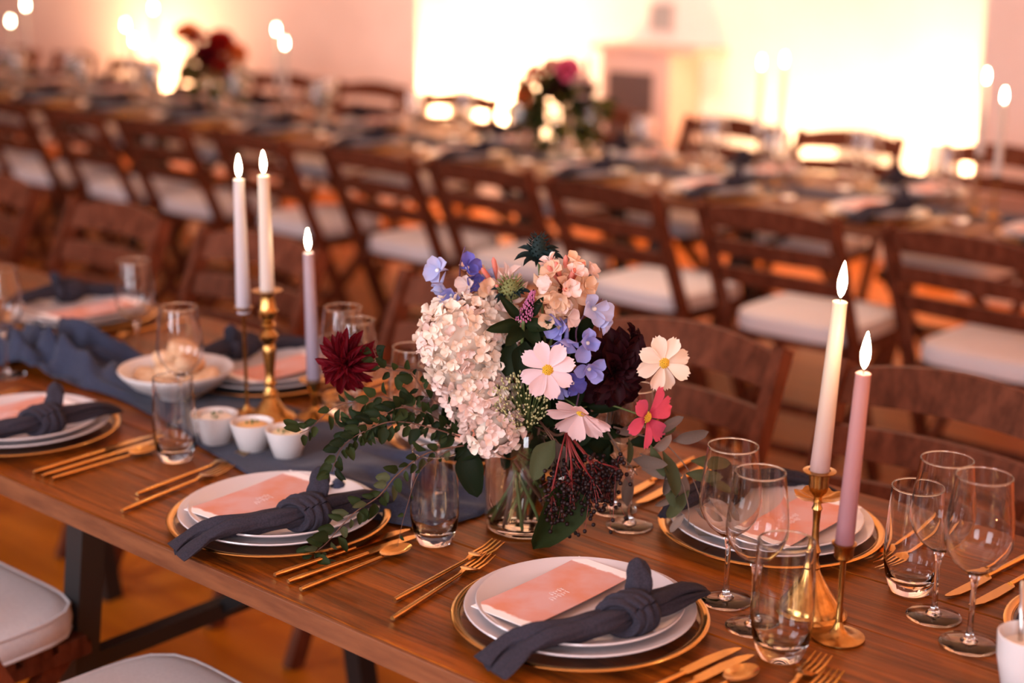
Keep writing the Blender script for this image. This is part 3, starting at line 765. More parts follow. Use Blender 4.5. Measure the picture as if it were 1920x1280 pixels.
GW = 'clear wine glasses on the near table'; GT = 'clear tumblers on the near table'
wine_glass(-0.977, 0.376, 'wine glass left of the brass candlestick, the taller looking one behind', GW)
wine_glass(-0.909, 0.332, 'wine glass between another wine glass and the front tumbler', GW, 0.97)
tumbler(-0.843, 0.290, 'empty tumbler in front of the two candlesticks at the bottom', GT, 1.06)
wine_glass(-0.757, 0.513, 'wine glass beside the tumbler at the right, further of the pair', GW)
wine_glass(-0.690, 0.470, 'wine glass at the right edge, closer of the pair', GW, 1.03)
tumbler(-0.817, 0.566, 'empty tumbler right of the mauve candle', GT, 1.05)
wine_glass(-1.223, 0.497, 'wine glass whose round foot shows right of the berries', GW)
wine_glass(-1.279, 0.532, 'wine glass behind the berries, its foot half hidden', GW)
tumbler(-1.345, 0.575, 'tumbler standing behind the glass vase', GT)
tumbler(-1.387, 0.263, 'empty tumbler standing left of the vase', GT, 0.98)
wine_glass(-1.600, 0.435, 'wine glass half hidden by the white hydrangea', GW)
wine_glass(-1.505, 0.395, 'wine glass hidden behind the hydrangea and ivy', GW)
tumbler(-1.933, 0.228, 'empty tumbler before the bread bowl', GT)
wine_glass(-2.070, 0.345, 'wine glass in front of the bread bowl', GW)
wine_glass(-2.440, 0.515, 'wine glass behind the bread bowl', GW)
wine_glass(-2.560, 0.300, 'wine glass cut off by the left picture edge', GW)
wine_glass(-1.868, 0.535, 'wine glass right above the dark red dahlia', GW)
wine_glass(-1.800, 0.500, 'wine glass behind the ivy, beside the red dahlia', GW, 0.98)
tumbler(-1.930, 0.575, 'tumbler behind the three candlesticks', GT)

# ------------------------------------------------------------------ candlesticks and candles
def profile_holder(loc, label, parts, rot=(0, 0, 0)):
    t = thing('candle_holder', label, 'candle holder', loc, rot, 'brass candle holders on the near table')
    for nm, prof, seg in parts:
        link(nm, lathe_mesh(nm, prof, seg, 40), 'brass', t)
    return t
def flame_mesh(s=1.0):
    return lathe_mesh('flame', [(0.0003, 0.0), (0.0028 * s, 0.004), (0.0046 * s, 0.011), (0.0047 * s, 0.017), (0.0032 * s, 0.026), (0.0014 * s, 0.033), (0.0002, 0.037)], 16, None)
ME['flame'] = flame_mesh()
ME['wick'] = lathe_mesh('wick', [(0.0002, -0.002), (0.0008, -0.002), (0.0007, 0.008), (0.0002, 0.009)], 8, None)
def candle(loc, L, r0, r1, wax_m, label, lean=(0, 0), group='lit taper candles on the near table', fs=1.0):
    t = thing('taper_candle', label, 'candle', loc, (0, 0, 0), group)
    v = Vector((lean[0], lean[1], L)).normalized()
    t.rotation_euler = Vector((0, 0, 1)).rotation_difference(v).to_euler()
    prof = [(0.0003, -0.012), (r0 * 0.9, -0.012), (r0, 0.0)] + [(r0 + (r1 - r0) * (i / 8) ** 0.9, L * i / 8) for i in range(1, 8)] + [(r1, L - 0.003), (r1 * 1.04, L - 0.001), (r1 * 0.85, L), (r1 * 0.4, L - 0.0022), (0.0003, L - 0.0025)]
    link('wax_body', lathe_mesh('wax_body', prof, 24, 50), wax_m, t)
    link('wick', ME['wick'], 'wick', t, (0, 0, L))
    link('flame', ME['flame'], 'flame', t, (0, 0, L + 0.0045), None, fs)
    return t
RT = Vector((0.752, 0.659))
# right pair
hA = (-0.876, 0.415)
t = profile_holder((*hA, ZT), 'tall brass candlestick with bell foot and scalloped drip dish', [
    ('base', [(0.0003, 0), (0.045, 0), (0.046, 0.003), (0.044, 0.006), (0.041, 0.008), (0.040, 0.012), (0.036, 0.018), (0.026, 0.030), (0.016, 0.045), (0.010, 0.056), (0.0075, 0.062), (0.0003, 0.063)], 40),
    ('stem', [(0.0003, 0.060), (0.0075, 0.061), (0.009, 0.064), (0.007, 0.068), (0.0055, 0.075), (0.0068, 0.082), (0.0085, 0.085), (0.0065, 0.089), (0.0048, 0.098), (0.0042, 0.120), (0.0052, 0.138), (0.0068, 0.141), (0.005, 0.146), (0.005, 0.158), (0.0003, 0.160)], 20),
    ('cup', [(0.0003, 0.157), (0.006, 0.158), (0.011, 0.164), (0.0125, 0.172), (0.0115, 0.184), (0.0125, 0.1875), (0.020, 0.189), (0.0205, 0.1905), (0.0135, 0.1915), (0.0125, 0.180), (0.0003, 0.179)], 28)])
v = []; f = []; n = 48
for i, q in enumerate((0.15, 0.5, 0.8, 1.0)):
    for k in range(n):
        a = 2 * math.pi * k / n; sc = 1 + 0.07 * math.sin(8 * a) * q
        v.append((0.029 * q * sc * math.cos(a), 0.029 * q * sc * math.sin(a), 0.153 + 0.006 * q * q + 0.0015 * math.sin(8 * a) * q))
for i in range(3):
    for k in range(n):
        k2 = (k + 1) % n; f.append((i * n + k, i * n + k2, (i + 1) * n + k2, (i + 1) * n + k))
b = MB(); b.add(v, f); link('drip_dish', b.mesh('drip_dish'), 'brass', t)
candle((*hA, ZT + 0.1925), 0.212, 0.0122, 0.0088, 'wax_cream', 'tall cream taper candle, lit, fading to mauve at the bottom', lean=tuple(RT * 0.011), fs=1.2)
hB = (-0.816, 0.378)
profile_holder((*hB, ZT), 'slim brass candlestick with saucer foot in front of the scalloped one', [
    ('base', [(0.0003, 0), (0.031, 0), (0.0325, 0.001), (0.0325, 0.0028), (0.028, 0.0032), (0.014, 0.006), (0.007, 0.013), (0.0042, 0.022), (0.0003, 0.023)], 40),
    ('stem', [(0.0003, 0.020), (0.0044, 0.021), (0.0035, 0.040), (0.0035, 0.098), (0.005, 0.102), (0.0003, 0.103)], 16),
    ('cup', [(0.0003, 0.100), (0.006, 0.101), (0.0115, 0.106), (0.0118, 0.118), (0.0150, 0.122), (0.0152, 0.1235), (0.0120, 0.124), (0.0112, 0.112), (0.0003, 0.111)], 28)])
candle((*hB, ZT + 0.1245), 0.211, 0.0115, 0.0088, 'wax_mauve', 'mauve taper candle, lit, shorter of the right pair', lean=tuple(RT * 0.008), fs=1.2)
# left trio
hC = (-2.04, 0.460)
profile_holder((*hC, ZT), 'thin rod brass candlestick, leftmost of three', [
    ('base', [(0.0003, 0), (0.033, 0), (0.034, 0.002), (0.026, 0.004), (0.008, 0.008), (0.0035, 0.016), (0.0003, 0.017)], 32),
    ('stem', [(0.0003, 0.014), (0.0032, 0.015), (0.003, 0.18), (0.0055, 0.183), (0.0003, 0.184)], 12),
    ('cup', [(0.0003, 0.180), (0.007, 0.181), (0.0118, 0.187), (0.0165, 0.1925), (0.0165, 0.194), (0.0118, 0.1945), (0.0003, 0.19)], 24)])
candle((*hC, ZT + 0.195), 0.222, 0.0128, 0.0092, 'wax_pale', 'tall pale lilac taper candle, lit, leftmost of three', lean=(0, 0))
hD = (-1.984, 0.468)
profile_holder((*hD, ZT), 'heavy turned brass candlestick, middle of three', [
    ('base', [(0.0003, 0), (0.042, 0), (0.044, 0.004), (0.040, 0.010), (0.030, 0.014), (0.022, 0.024), (0.013, 0.038), (0.010, 0.042), (0.0003, 0.043)], 40),
    ('stem', [(0.0003, 0.040), (0.010, 0.041), (0.014, 0.047), (0.010, 0.054), (0.008, 0.060), (0.012, 0.066), (0.008, 0.072), (0.0085, 0.090), (0.012, 0.118), (0.0125, 0.130), (0.009, 0.136), (0.016, 0.146), (0.017, 0.152), (0.010, 0.160), (0.008, 0.163), (0.014, 0.170), (0.008, 0.177), (0.0003, 0.179)], 28),
    ('cup', [(0.0003, 0.176), (0.010, 0.178), (0.016, 0.185), (0.0175, 0.195), (0.014, 0.200), (0.0130, 0.222), (0.0165, 0.226), (0.0260, 0.229), (0.0265, 0.231), (0.0145, 0.232), (0.0003, 0.228)], 32)])
candle((*hD, ZT + 0.2325), 0.196, 0.0125, 0.0098, 'wax_ivory', 'ivory taper candle, lit, middle of three')
hE = (-1.967, 0.507)
hE = (-1.935, 0.525)
profile_holder((*hE, ZT), 'low brass candlestick with wide rim, rightmost of three', [
    ('base', [(0.0003, 0), (0.033, 0), (0.034, 0.003), (0.026, 0.008), (0.012, 0.014), (0.007, 0.022), (0.0003, 0.023)], 32),
    ('stem', [(0.0003, 0.020), (0.0062, 0.021), (0.006, 0.040), (0.009, 0.044), (0.0055, 0.048), (0.0003, 0.049)], 16),
    ('cup', [(0.0003, 0.046), (0.008, 0.047), (0.013, 0.054), (0.0135, 0.066), (0.026, 0.069), (0.0265, 0.071), (0.0135, 0.0725), (0.0003, 0.068)], 28)])
candle((*hE, ZT + 0.0735), 0.222, 0.0125, 0.0090, 'wax_lilac', 'lilac taper candle, lit, lowest of three', lean=tuple(RT * -0.004))

# ------------------------------------------------------------------ bread bowl, ramekins, cup
bx_, by_ = -2.205, 0.432
tag(link('bread_bowl', lathe_mesh('bread_bowl', [(0.0004, 0.004), (0.035, 0.004), (0.037, 0), (0.043, 0), (0.046, 0.006), (0.078, 0.022), (0.098, 0.042), (0.104, 0.050), (0.103, 0.0525), (0.0995, 0.0515), (0.090, 0.041), (0.070, 0.025), (0.040, 0.012), (0.0004, 0.010)], 56, 60), 'stoneware', None, (bx_, by_, ZT + 0.006)), 'wide white stoneware bowl filled with bread', 'bowl')
def bread_mesh(seed):
    rnd = random.Random(seed); v = []; f = []; n = 18
    out = [(0.034 * math.cos(a) * (1 + 0.08 * math.sin(3 * a + seed)), 0.024 * math.sin(a) * (1 + 0.1 * math.cos(2 * a + seed))) for a in [2 * math.pi * k / n for k in range(n)]]
    lev = [(0.75, -0.012), (0.95, -0.009), (1.0, -0.004), (1.0, 0.004), (0.95, 0.009), (0.72, 0.013), (0.3, 0.015)]
    for (s, z) in lev:
        for (x, y) in out: v.append((x * s, y * s, z + 0.0025 * noise.noise(Vector((x * 60, y * 60, z * 60 + seed)))))
    for i in range(len(lev) - 1):
        for k in range(n):
            k2 = (k + 1) % n; f.append((i * n + k, i * n + k2, (i + 1) * n + k2, (i + 1) * n + k))
    f += [tuple(range(n - 1, -1, -1)), tuple((len(lev) - 1) * n + k for k in range(n))]
    b = MB(); b.add(v, f); return b.mesh('bread_slice')
brd = [bread_mesh(k) for k in range(3)]
spots = [(-0.045, -0.03, 0.034, 20, 10, 0), (0.03, -0.045, 0.036, -15, 8, 40), (0.055, 0.015, 0.040, 10, -20, 90), (-0.01, 0.05, 0.036, -20, 5, 140), (-0.055, 0.03, 0.040, 15, 25, 60), (0.0, -0.01, 0.052, 8, -6, 15), (-0.028, 0.012, 0.066, -12, 14, 75), (0.03, 0.01, 0.070, 25, 5, 120), (0.0, 0.02, 0.088, 5, 12, 30)]
pl = ['lying low at the front-left', 'lying low at the front-right', 'leaning on the right rim', 'at the back of the bowl', 'leaning on the left rim', 'in the middle of the heap', 'upper left of the heap', 'upper right of the heap', 'on top of the heap']
for k, (dx, dy, z, a1, a2, a3) in enumerate(spots):
    tag(link('bread_slice', brd[k % 3], 'bread', None, (bx_ + dx, by_ + dy, ZT + z), (R(a1), R(a2), R(a3))), 'slice of pale bread in the bowl, ' + pl[k], 'bread', 'bread slices in the bowl')
ME['ramekin'] = lathe_mesh('ramekin', [(0.0004, 0.002), (0.020, 0.002), (0.021, 0), (0.0225, 0.001), (0.0300, 0.024), (0.0362, 0.046), (0.0362, 0.0485), (0.0335, 0.0485), (0.0270, 0.028), (0.0205, 0.008), (0.0004, 0.006)], 40, 50)
ME['filling'] = lathe_mesh('filling', [(0.0285, 0.034), (0.030, 0.039), (0.024, 0.0435), (0.012, 0.046), (0.0004, 0.045)], 30, None)
def herb_mesh(seed):
    rnd = random.Random(seed); b = MB()
    for k in range(9):
        a = rnd.uniform(0, 6.28); r = rnd.uniform(0.002, 0.016); p = Vector((r * math.cos(a), r * math.sin(a), 0.047))
        d = Vector((rnd.uniform(-1, 1), rnd.uniform(-1, 1), 0.4)).normalized() * 0.009
        b.add(*tube([p - d * 0.5, p, p + d * 0.5], [0.0004, 0.0026, 0.0004], 6, True, lambda i, an: (math.cos(an), math.sin(an) * 0.35)))
    return b.mesh('herb')
for k, (x, y, s, fm, lab) in enumerate(((-1.945, 0.318, 1.03, 'cream', 'small white ramekin of pale dip, nearest the tumbler'), (-1.873, 0.336, 0.98, 'dip', 'small white ramekin of orange dip with herbs, middle of three'), (-1.805, 0.352, 0.96, 'butter', 'small white ramekin with a ball of butter, nearest the ivy'))):
    t = thing('ramekin', lab, 'ramekin', (x, y, ZT + 0.004), (0, 0, k), 'ramekins of dip and butter'); t.scale = (s, s, s)
    link('cup', ME['ramekin'], 'stoneware', t); link('filling', ME['filling'].copy(), fm, t); link('garnish', herb_mesh(k), 'herb', t)
t = thing('sauce_cup', 'white cup with a steel spoon at the lower right corner', 'cup', (-0.590, 0.405, ZT))
link('body', lathe_mesh('body', [(0.0004, 0.002), (0.024, 0.002), (0.026, 0), (0.028, 0.002), (0.036, 0.040), (0.0375, 0.068), (0.0362, 0.069), (0.034, 0.042), (0.026, 0.008), (0.0004, 0.007)], 40, 50), 'stoneware', t)
link('sauce', lathe_mesh('sauce', [(0.0345, 0.052), (0.02, 0.053), (0.0004, 0.0535)], 32, None), 'cream', t)
b = MB(); b.add(*tube([(-0.010, 0.0, 0.014), (-0.018, 0.012, 0.07), (-0.026, 0.024, 0.118)], [0.0042, 0.0028, 0.0036], 8)); tag(link('tea_spoon', b.mesh('tea_spoon'), 'steel', None, (-0.590, 0.405, ZT)), 'steel spoon handle sticking out of the corner cup', 'spoon')

# ------------------------------------------------------------------ crumpled runner along the middle of the near table
def runner(x0, x1, label, seed, cy, amp):
    nx, ny = 190, 34; v = []; f = []
    for i in range(nx + 1):
        s = i / nx; x = x0 + (x1 - x0) * s
        c = cy(x); A = amp(x)
        wd = 0.10 + 0.025 * math.sin(7 * s + seed)
        for j in range(ny + 1):
            q = -1 + 2 * j / ny
            y = c + wd * q + 0.012 * noise.noise(Vector((x * 6, q * 2, seed)))
            xx = x + 0.018 * noise.noise(Vector((x * 9, q * 1.5, seed + 9)))
            h = 0.5 + 0.5 * math.sin(q * 7.5 + 8 * noise.noise(Vector((x * 5.0, q * 0.7, seed + 3))) + x * 9)
            h2 = 0.5 + 0.5 * math.sin(q * 11 + 9 * noise.noise(Vector((x * 8.0, q * 1.2, seed + 5))) - x * 15)
            edge = min(1, (1 - abs(q)) * 4) 
            z = 0.0022 + A * (0.62 * h * h + 0.38 * h2) * (0.25 + 0.75 * edge) * min(1, s * 8, (1 - s) * 8 + 0.1)
            v.append((xx, y, ZT + z))
    for i in range(nx):
        for j in range(ny):
            a = i * (ny + 1) + j; f.append((a, a + 1, a + ny + 2, a + ny + 1))
    b = MB(); b.add(v, f)
    o = tag(link('table_runner', b.mesh('table_runner'), 'runner_gauze'), label, 'table runner')
    sm = o.modifiers.new('thickness', 'SOLIDIFY'); sm.thickness = 0.0014; sm.offset = 1
    return o
def cy1(x): return 0.405 + 0.035 * math.sin(x * 5.1 + 0.4)
def amp1(x):
    # piled high left of the bread bowl, flat under bowl and candlesticks, raised again before the vase
    def hump(c, w_): return math.exp(-((x - c) / w_) ** 2)
    return 0.002 + 0.085 * hump(-2.52, 0.16) + 0.05 * hump(-2.85, 0.2) + 0.05 * hump(-1.54, 0.13)
runner(-3.4, -1.41, 'dark blue gauze runner crumpled along the middle of the table', 2.0, cy1, amp1)

# ------------------------------------------------------------------ the bouquet
VX, VY = -1.333, 0.395
HD = Vector((-math.sin(R(41.21)), math.cos(R(41.21)), 0))       # across the room, as the photographer stood
RG = Vector((math.cos(R(41.21)), math.sin(R(41.21)), 0))
TO = -HD
UPV = Vector((0, 0, 1))
EYE = Vector((0.0, -1.161, 1.57))            # where the bouquet was measured from
DH = (Vector((VX, VY, 0)) - Vector((EYE.x, EYE.y, 0))).dot(HD)
def bq(px, py, t=0.0):
    """point of the bouquet seen at a pixel, t metres in front of the vase's axis"""
    d = CROT @ Vector(((px - 960) / FPX, (640 - py) / FPX, -1))
    return EYE + d * ((DH - t) / d.dot(HD))
def face(a, b, c): return (RG * a + UPV * b + TO * c).normalized()
def look(zdir, roll=0.0):
    q = Vector((0, 0, 1)).rotation_difference(zdir)
    return (q @ Quaternion((0, 0, 1), roll))
VM = Vector((VX, VY, ZT + 0.165))      # vase mouth

def petal_mesh(name, W, teeth=0, cup=0.15, base_w=0.12, peak=0.7, droop=0.0, nx=6, ny=8, wave=0.0, point=2.2):
    v = []; f = []
    for i in range(ny + 1):
        s = i / ny
        if s < peak: wd = base_w + (1 - base_w) * math.sin(math.pi / 2 * s / peak) ** 1.3
        else: wd = math.sqrt(max(0.0, 1 - ((s - peak) / (1.0001 - peak)) ** point)) * 0.999 + 0.001
        if teeth and s > 0.95: wd = max(wd, 0.55)
        for j in range(nx + 1):
            t = -1 + 2 * j / nx
            y = s
            if teeth: y = s * (1 - 0.10 * (0.5 - 0.5 * math.cos(teeth * math.pi * t)) * s ** 5)
            z = cup * (t * t) * wd * W + 0.10 * cup * math.sin(s * 3.1) - droop * s * s + wave * math.sin(5 * t + 4 * s) * s
            v.append((W * wd * t, y, z))
    for i in range(ny):
        for j in range(nx):
            a = i * (nx + 1) + j; f.append((a, a + 1, a + nx + 2, a + nx + 1))
    b = MB(); b.add(v, f); return b.mesh(name)
PM = {
    'cosmos': petal_mesh('cosmos_petal', 0.305, 3, 0.25, 0.18, 0.72, 0.06, 8, 9, 0.015),
    'narrow': petal_mesh('narrow_petal', 0.13, 0, 1.6, 0.5, 0.55, 0.10, 4, 7),
    'broad': petal_mesh('broad_petal', 0.42, 0, 0.6, 0.2, 0.62, -0.10, 6, 7, 0.02),
    'leaf': petal_mesh('leaf_blade', 0.24, 0, 0.5, 0.08, 0.38, 0.10, 6, 10, 0.012, 1.3),
    'round_leaf': petal_mesh('round_leaf', 0.36, 0, 0.35, 0.3, 0.30, 0.08, 6, 8, 0.03, 1.15),
    'long_leaf': petal_mesh('long_leaf', 0.15, 0, 0.4, 0.1, 0.45, 0.06, 4, 9),
    'tube_petal': petal_mesh('tube_petal', 0.22, 0, 0.9, 0.35, 0.7, 0.0, 4, 6),
}
PMM = {}
def pm(kind, mt):
    """one shared mesh for each petal shape and colour"""
    k = (kind, mt)
    if k not in PMM:
        me = PM[kind].copy(); me.materials.clear(); me.materials.append(MATS[mt]); PMM[k] = me
    return PMM[k]
def stem_to_vase(t, start, mt='stem_green', r=0.0016, bend=None, seed=0):
    """stem from a flower down through the vase mouth to the vase floor, built in the flower's own axes"""
    rnd = random.Random(seed); a = rnd.uniform(0, 6.28)
    mouth = VM + Vector((0.030 * math.cos(a), 0.030 * math.sin(a), 0.0)); foot = Vector((VX - 0.032 * math.cos(a + 0.6), VY - 0.032 * math.sin(a + 0.6), ZT + 0.016))
    mid = bend if bend is not None else (Vector(start) * 0.45 + mouth * 0.55 + UPV * 0.02)
    bpy.context.view_layer.update()
    inv = t.matrix_world.inverted()
    pts = [inv @ p for p in spline([Vector(start), mid, mouth, foot], 6)]
    b = MB(); b.add(*tube(pts, r, 6)); return link('stem', b.mesh('stem'), mt, t)
def bumps(n, r, h, rad, seed, flat=0.5):
    rnd = random.Random(seed); b = MB()
    for k in range(n):
        q = math.sqrt((k + 0.5) / n); a = k * 2.39996
        p = Vector((r * q * math.cos(a), r * q * math.sin(a), h * (1 - q * q)))
        b.add(*lathe([(0.0001, rad), (rad * 0.8, rad * 0.5), (rad, 0), (rad * 0.6, -rad)], 6), Matrix.Translation(p))
    return b
def cosmos(px, py, t, L, fc, mt, label, tilt=8, tilts=None, n=8, roll=0.0, seed=0, pollen='pollen', lens=None, start_bend=None):
    p = bq(px, py, t)
    o = thing('cosmos_flower', label, 'flower', p, look(face(*fc), roll), 'cosmos flowers in the bouquet')
    rnd = random.Random(seed)
    for k in range(n):
        a = 2 * math.pi * k / n + rnd.uniform(-0.10, 0.10)
        tl = (tilts[k] if tilts else tilt) + rnd.uniform(-9, 9); Lk = L * (lens[k] if lens else 1) * rnd.uniform(0.94, 1.04)
        M = Matrix.Rotation(a, 3, 'Z') @ Matrix.Rotation(R(tl), 3, 'X') @ Matrix.Rotation(R(rnd.uniform(-8, 8)), 3, 'Y')
        link('petal', pm('cosmos', mt), None, o, M @ Vector((0, 0.004, 0.0004 * (k % 2))), M, (Lk, Lk, Lk))
    link('disc', bumps(46, 0.0075, 0.004, 0.0013, seed).mesh('disc'), pollen, o, (0, 0, 0.0005))
    stem_to_vase(o, p - face(*fc) * 0.002, seed=seed, r=0.0013, bend=start_bend)
    return o
def dahlia(p, r, zdir, mt, label, name='dahlia', rows=((14, 4, 1.0), (14, 18, 0.95), (12, 33, 0.85), (10, 48, 0.7), (8, 62, 0.55), (6, 76, 0.42)), kind='narrow', group='dahlias in the bouquet', seed=0, stem=True, centre=None):
    o = thing(name, label, 'flower', p, look(zdir, seed), group)
    rnd = random.Random(seed)
    for i, (n, tl, s) in enumerate(rows):
        for k in range(n):
            a = 2 * math.pi * (k + 0.5 * (i % 2)) / n + rnd.uniform(-0.1, 0.1)
            M = Matrix.Rotation(a, 3, 'Z') @ Matrix.Rotation(R(tl + rnd.uniform(-12, 12) - 8), 3, 'X') @ Matrix.Rotation(R(rnd.uniform(-12, 12)), 3, 'Y')
            L = r * s * rnd.uniform(0.88, 1.08)
            link('petal', pm(kind, mt), None, o, M @ Vector((0, 0.002, 0)) + Vector((0, 0, 0.0018 * i)), M, (L, L, L))
    link('heart', bumps(14, 0.006, 0.006, 0.002, seed).mesh('heart'), centre or mt, o, (0, 0, 0.006))
    if stem: stem_to_vase(o, Vector(p) - zdir * 0.004, 'stem_brown', 0.0022, seed=seed)
    return o
def leaf_to(parent, org, base, tip, width, nrm, mt, kind='leaf', name='leaf', unit_w=None):
    y = (Vector(tip) - Vector(base)); L = y.length; y.normalize()
    z = (Vector(nrm) - y * Vector(nrm).dot(y)).normalized(); x = y.cross(z)
    M = Matrix((x, y, z)).transposed()
    uw = {'leaf': 0.24, 'round_leaf': 0.36, 'long_leaf': 0.15, 'tube_petal': 0.22, 'narrow': 0.13}[kind]
    return link(name, pm(kind, mt), None, parent, Vector(base) - org, M, (width / 2 / uw, L, L))

# the vase with its water
t = VASE = thing('glass_vase', 'clear glass jar vase full of stems and water', 'vase', (VX, VY, ZT))
link('wall', lathe_mesh('wall', [(0.0570, 0.006), (0.0590, 0.012), (0.0595, 0.10), (0.0585, 0.13), (0.0540, 0.150), (0.0520, 0.160), (0.0545, 0.168)], 56, None), 'glass_wall', t)
link('base', lathe_mesh('base', [(0.0003, 0.0), (0.052, 0.0), (0.0565, 0.003), (0.0570, 0.007), (0.050, 0.010), (0.0003, 0.009)], 48, 50), 'glass_solid', t)
link('water', lathe_mesh('water', [(0.0003, 0.0102), (0.052, 0.011), (0.0570, 0.016), (0.0578, 0.10), (0.0572, 0.118), (0.0003, 0.118)], 48, 50), 'water', t)

# white hydrangea: florets packed over three lumps
def floret_mesh(seed):
    rnd = random.Random(seed); b = MB(); src = PM['broad']
    vs = [Vector(v.co) for v in src.vertices]; fs = [tuple(p.vertices) for p in src.polygons]
    for k in range(4):
        M = Matrix.Rotation(math.pi / 2 * k + rnd.uniform(-0.15, 0.15), 4, 'Z') @ Matrix.Rotation(R(rnd.uniform(0, 42)), 4, 'X') @ Matrix.Rotation(R(rnd.uniform(-25, 25)), 4, 'Y') @ Matrix.Scale(rnd.uniform(0.85, 1.12), 4)
        b.add(vs, fs, M)
    return b.mesh('floret')
FL = []
for mt in ('hydrangea', 'hydrangea', 'hydrangea_pink', 'hydrangea_pink'):
    me = floret_mesh(len(FL)); me.materials.append(MATS[mt]); FL.append(me)
def hydrangea(lumps, label, seed, pinkish):
    c0 = lumps[0][0]
    o = thing('hydrangea', label, 'flower', c0, (0, 0, 0), 'flowers in the bouquet')
    rnd = random.Random(seed)
    for li, (c, r, n) in enumerate(lumps):
        core = MB(); core.add(*lathe([(0.0002, -0.86), (0.45, -0.74), (0.74, -0.45), (0.86, 0), (0.74, 0.45), (0.45, 0.74), (0.0002, 0.86)], 16))
        link('flower_core', core.mesh('flower_core'), 'hydrangea', o, c - c0, None, r * 0.92)
        for k in range(n):
            z = 1 - 2 * (k + 0.5) / n; a = k * 2.39996 + li; q = math.sqrt(1 - z * z)
            d = (UPV * z + (RG * math.cos(a) + HD * math.sin(a)) * q)
            p = c + d * r * rnd.uniform(0.88, 1.10)
            if any((p - c2).length < r2 * 0.86 for j, (c2, r2, _) in enumerate(lumps) if j != li): continue
            if d.dot(TO) < -0.55: continue
            dd = (d + Vector((rnd.uniform(-.75, .75), rnd.uniform(-.75, .75), rnd.uniform(-.75, .75)))).normalized()
            s = 0.0125 * rnd.uniform(0.85, 1.15)
            low = 1 if (c.z + d.z * r) < pinkish else 0
            link('floret', FL[rnd.randint(0, 1) + 2 * (1 if rnd.random() < (0.8 if low else 0.2) else 0)], None, o, p - c0, look(dd, rnd.uniform(0, 6.28)), s)
    stem_to_vase(o, lumps[2][0], 'stem_brown', 0.003, seed=seed)
hz = bq(880, 700, 0.05).z
hydrangea([(bq(864, 634, 0.040), 0.053, 150), (bq(893, 738, 0.055), 0.040, 95), (bq(924, 802, 0.070), 0.034, 75), (bq(922, 612, 0.015), 0.040, 90), (bq(872, 690, 0.045), 0.045, 110), (bq(930, 690, 0.03), 0.036, 60)], 'big creamy white hydrangea head at the left of the bouquet', 5, hz)

# cosmos
cosmos(1027, 693, 0.105, 0.036, (-0.05, 0.18, 1), 'cosmos_blush', 'blush white cosmos with yellow eye in the middle of the bouquet', 6, seed=1, roll=0.2)
cosmos(1245, 680, 0.060, 0.037, (0.30, 0.12, 1), 'cosmos_cream', 'cream cosmos with yellow eye sticking out at the right', 4, seed=2, roll=0.5)
cosmos(1090, 772, 0.105, 0.042, (-0.30, -0.62, 0.75), 'cosmos_rose', 'half-closed blush cosmos hanging below the dark dahlia', 26, seed=3, roll=0.1)
cosmos(1213, 782, 0.085, 0.044, (0.72, -0.10, 0.62), 'cosmos_pink', 'hot pink cosmos seen half from the side', 10, n=6, seed=4, roll=0.25, lens=[1.2, 0.95, 0.9, 0.95, 0.9, 1.0])
# dahlias
dahlia(bq(655, 677, 0.02), 0.047, face(-0.15, 0.05, 1), 'dahlia_red', 'dark red spiky dahlia at the left of the bouquet', seed=1)
dahlia(bq(1148, 692, 0.045), 0.054, face(0.25, -0.05, 1), 'dahlia_dark', 'almost black dahlia at the right of the bouquet', rows=((14, 0, 1.05), (14, 14, 0.95), (12, 30, 0.85), (10, 46, 0.65), (7, 64, 0.45)), kind='tube_petal', seed=2)
dahlia(bq(1182, 632, 0.03), 0.019, face(0.8, 0.45, 0.1), 'dahlia_dark', 'small almost black bloom seen from the side above the dark dahlia', rows=((9, 15, 1.0), (8, 45, 0.8), (5, 70, 0.5)), kind='tube_petal', seed=3)

# blue larkspur: florets along a bent stem
def larkspur(pts, florets, label, seed):
    c0 = bq(*pts[0])
    o = thing('larkspur', label, 'flower', c0, (0, 0, 0), 'larkspur stems in the bouquet')
    rnd = random.Random(seed)
    b = MB(); b.add(*tube([p - c0 for p in spline([bq(*q) for q in pts], 6)], 0.0011, 6)); link('stem', b.mesh('stem'), 'stem_purple', o)
    for (x, y, tt, r, fc, mt) in florets:
        p = bq(x, y, tt); fl = MB(); src = PM['broad']; vs = [Vector(v.co) for v in src.vertices]; fs = [tuple(q.vertices) for q in src.polygons]
        for k in range(5):
            fl.add(vs, fs, Matrix.Rotation(2 * math.pi * k / 5 + rnd.uniform(-.1, .1), 4, 'Z') @ Matrix.Rotation(R(rnd.uniform(8, 58)), 4, 'X') @ Matrix.Rotation(R(rnd.uniform(-20, 20)), 4, 'Y') @ Matrix.Scale(rnd.uniform(0.95, 1.25), 4))
        fo = link('floret', fl.mesh('floret'), mt, o, p - c0, look(face(*fc), rnd.uniform(0, 6)), r)
        ey = MB(); ey.add(*lathe([(0.0002, 0.34), (0.10, 0.30), (0.15, 0.15), (0.0002, 0.05)], 8)); link('eye', ey.mesh('eye'), 'cream', fo)
        sp = MB(); sp.add(*tube([(0, 0, 0.05), (0.05, 0, -0.5), (0.22, 0, -0.95)], [0.14, 0.09, 0.03], 6)); link('spur', sp.mesh('spur'), mt, fo)
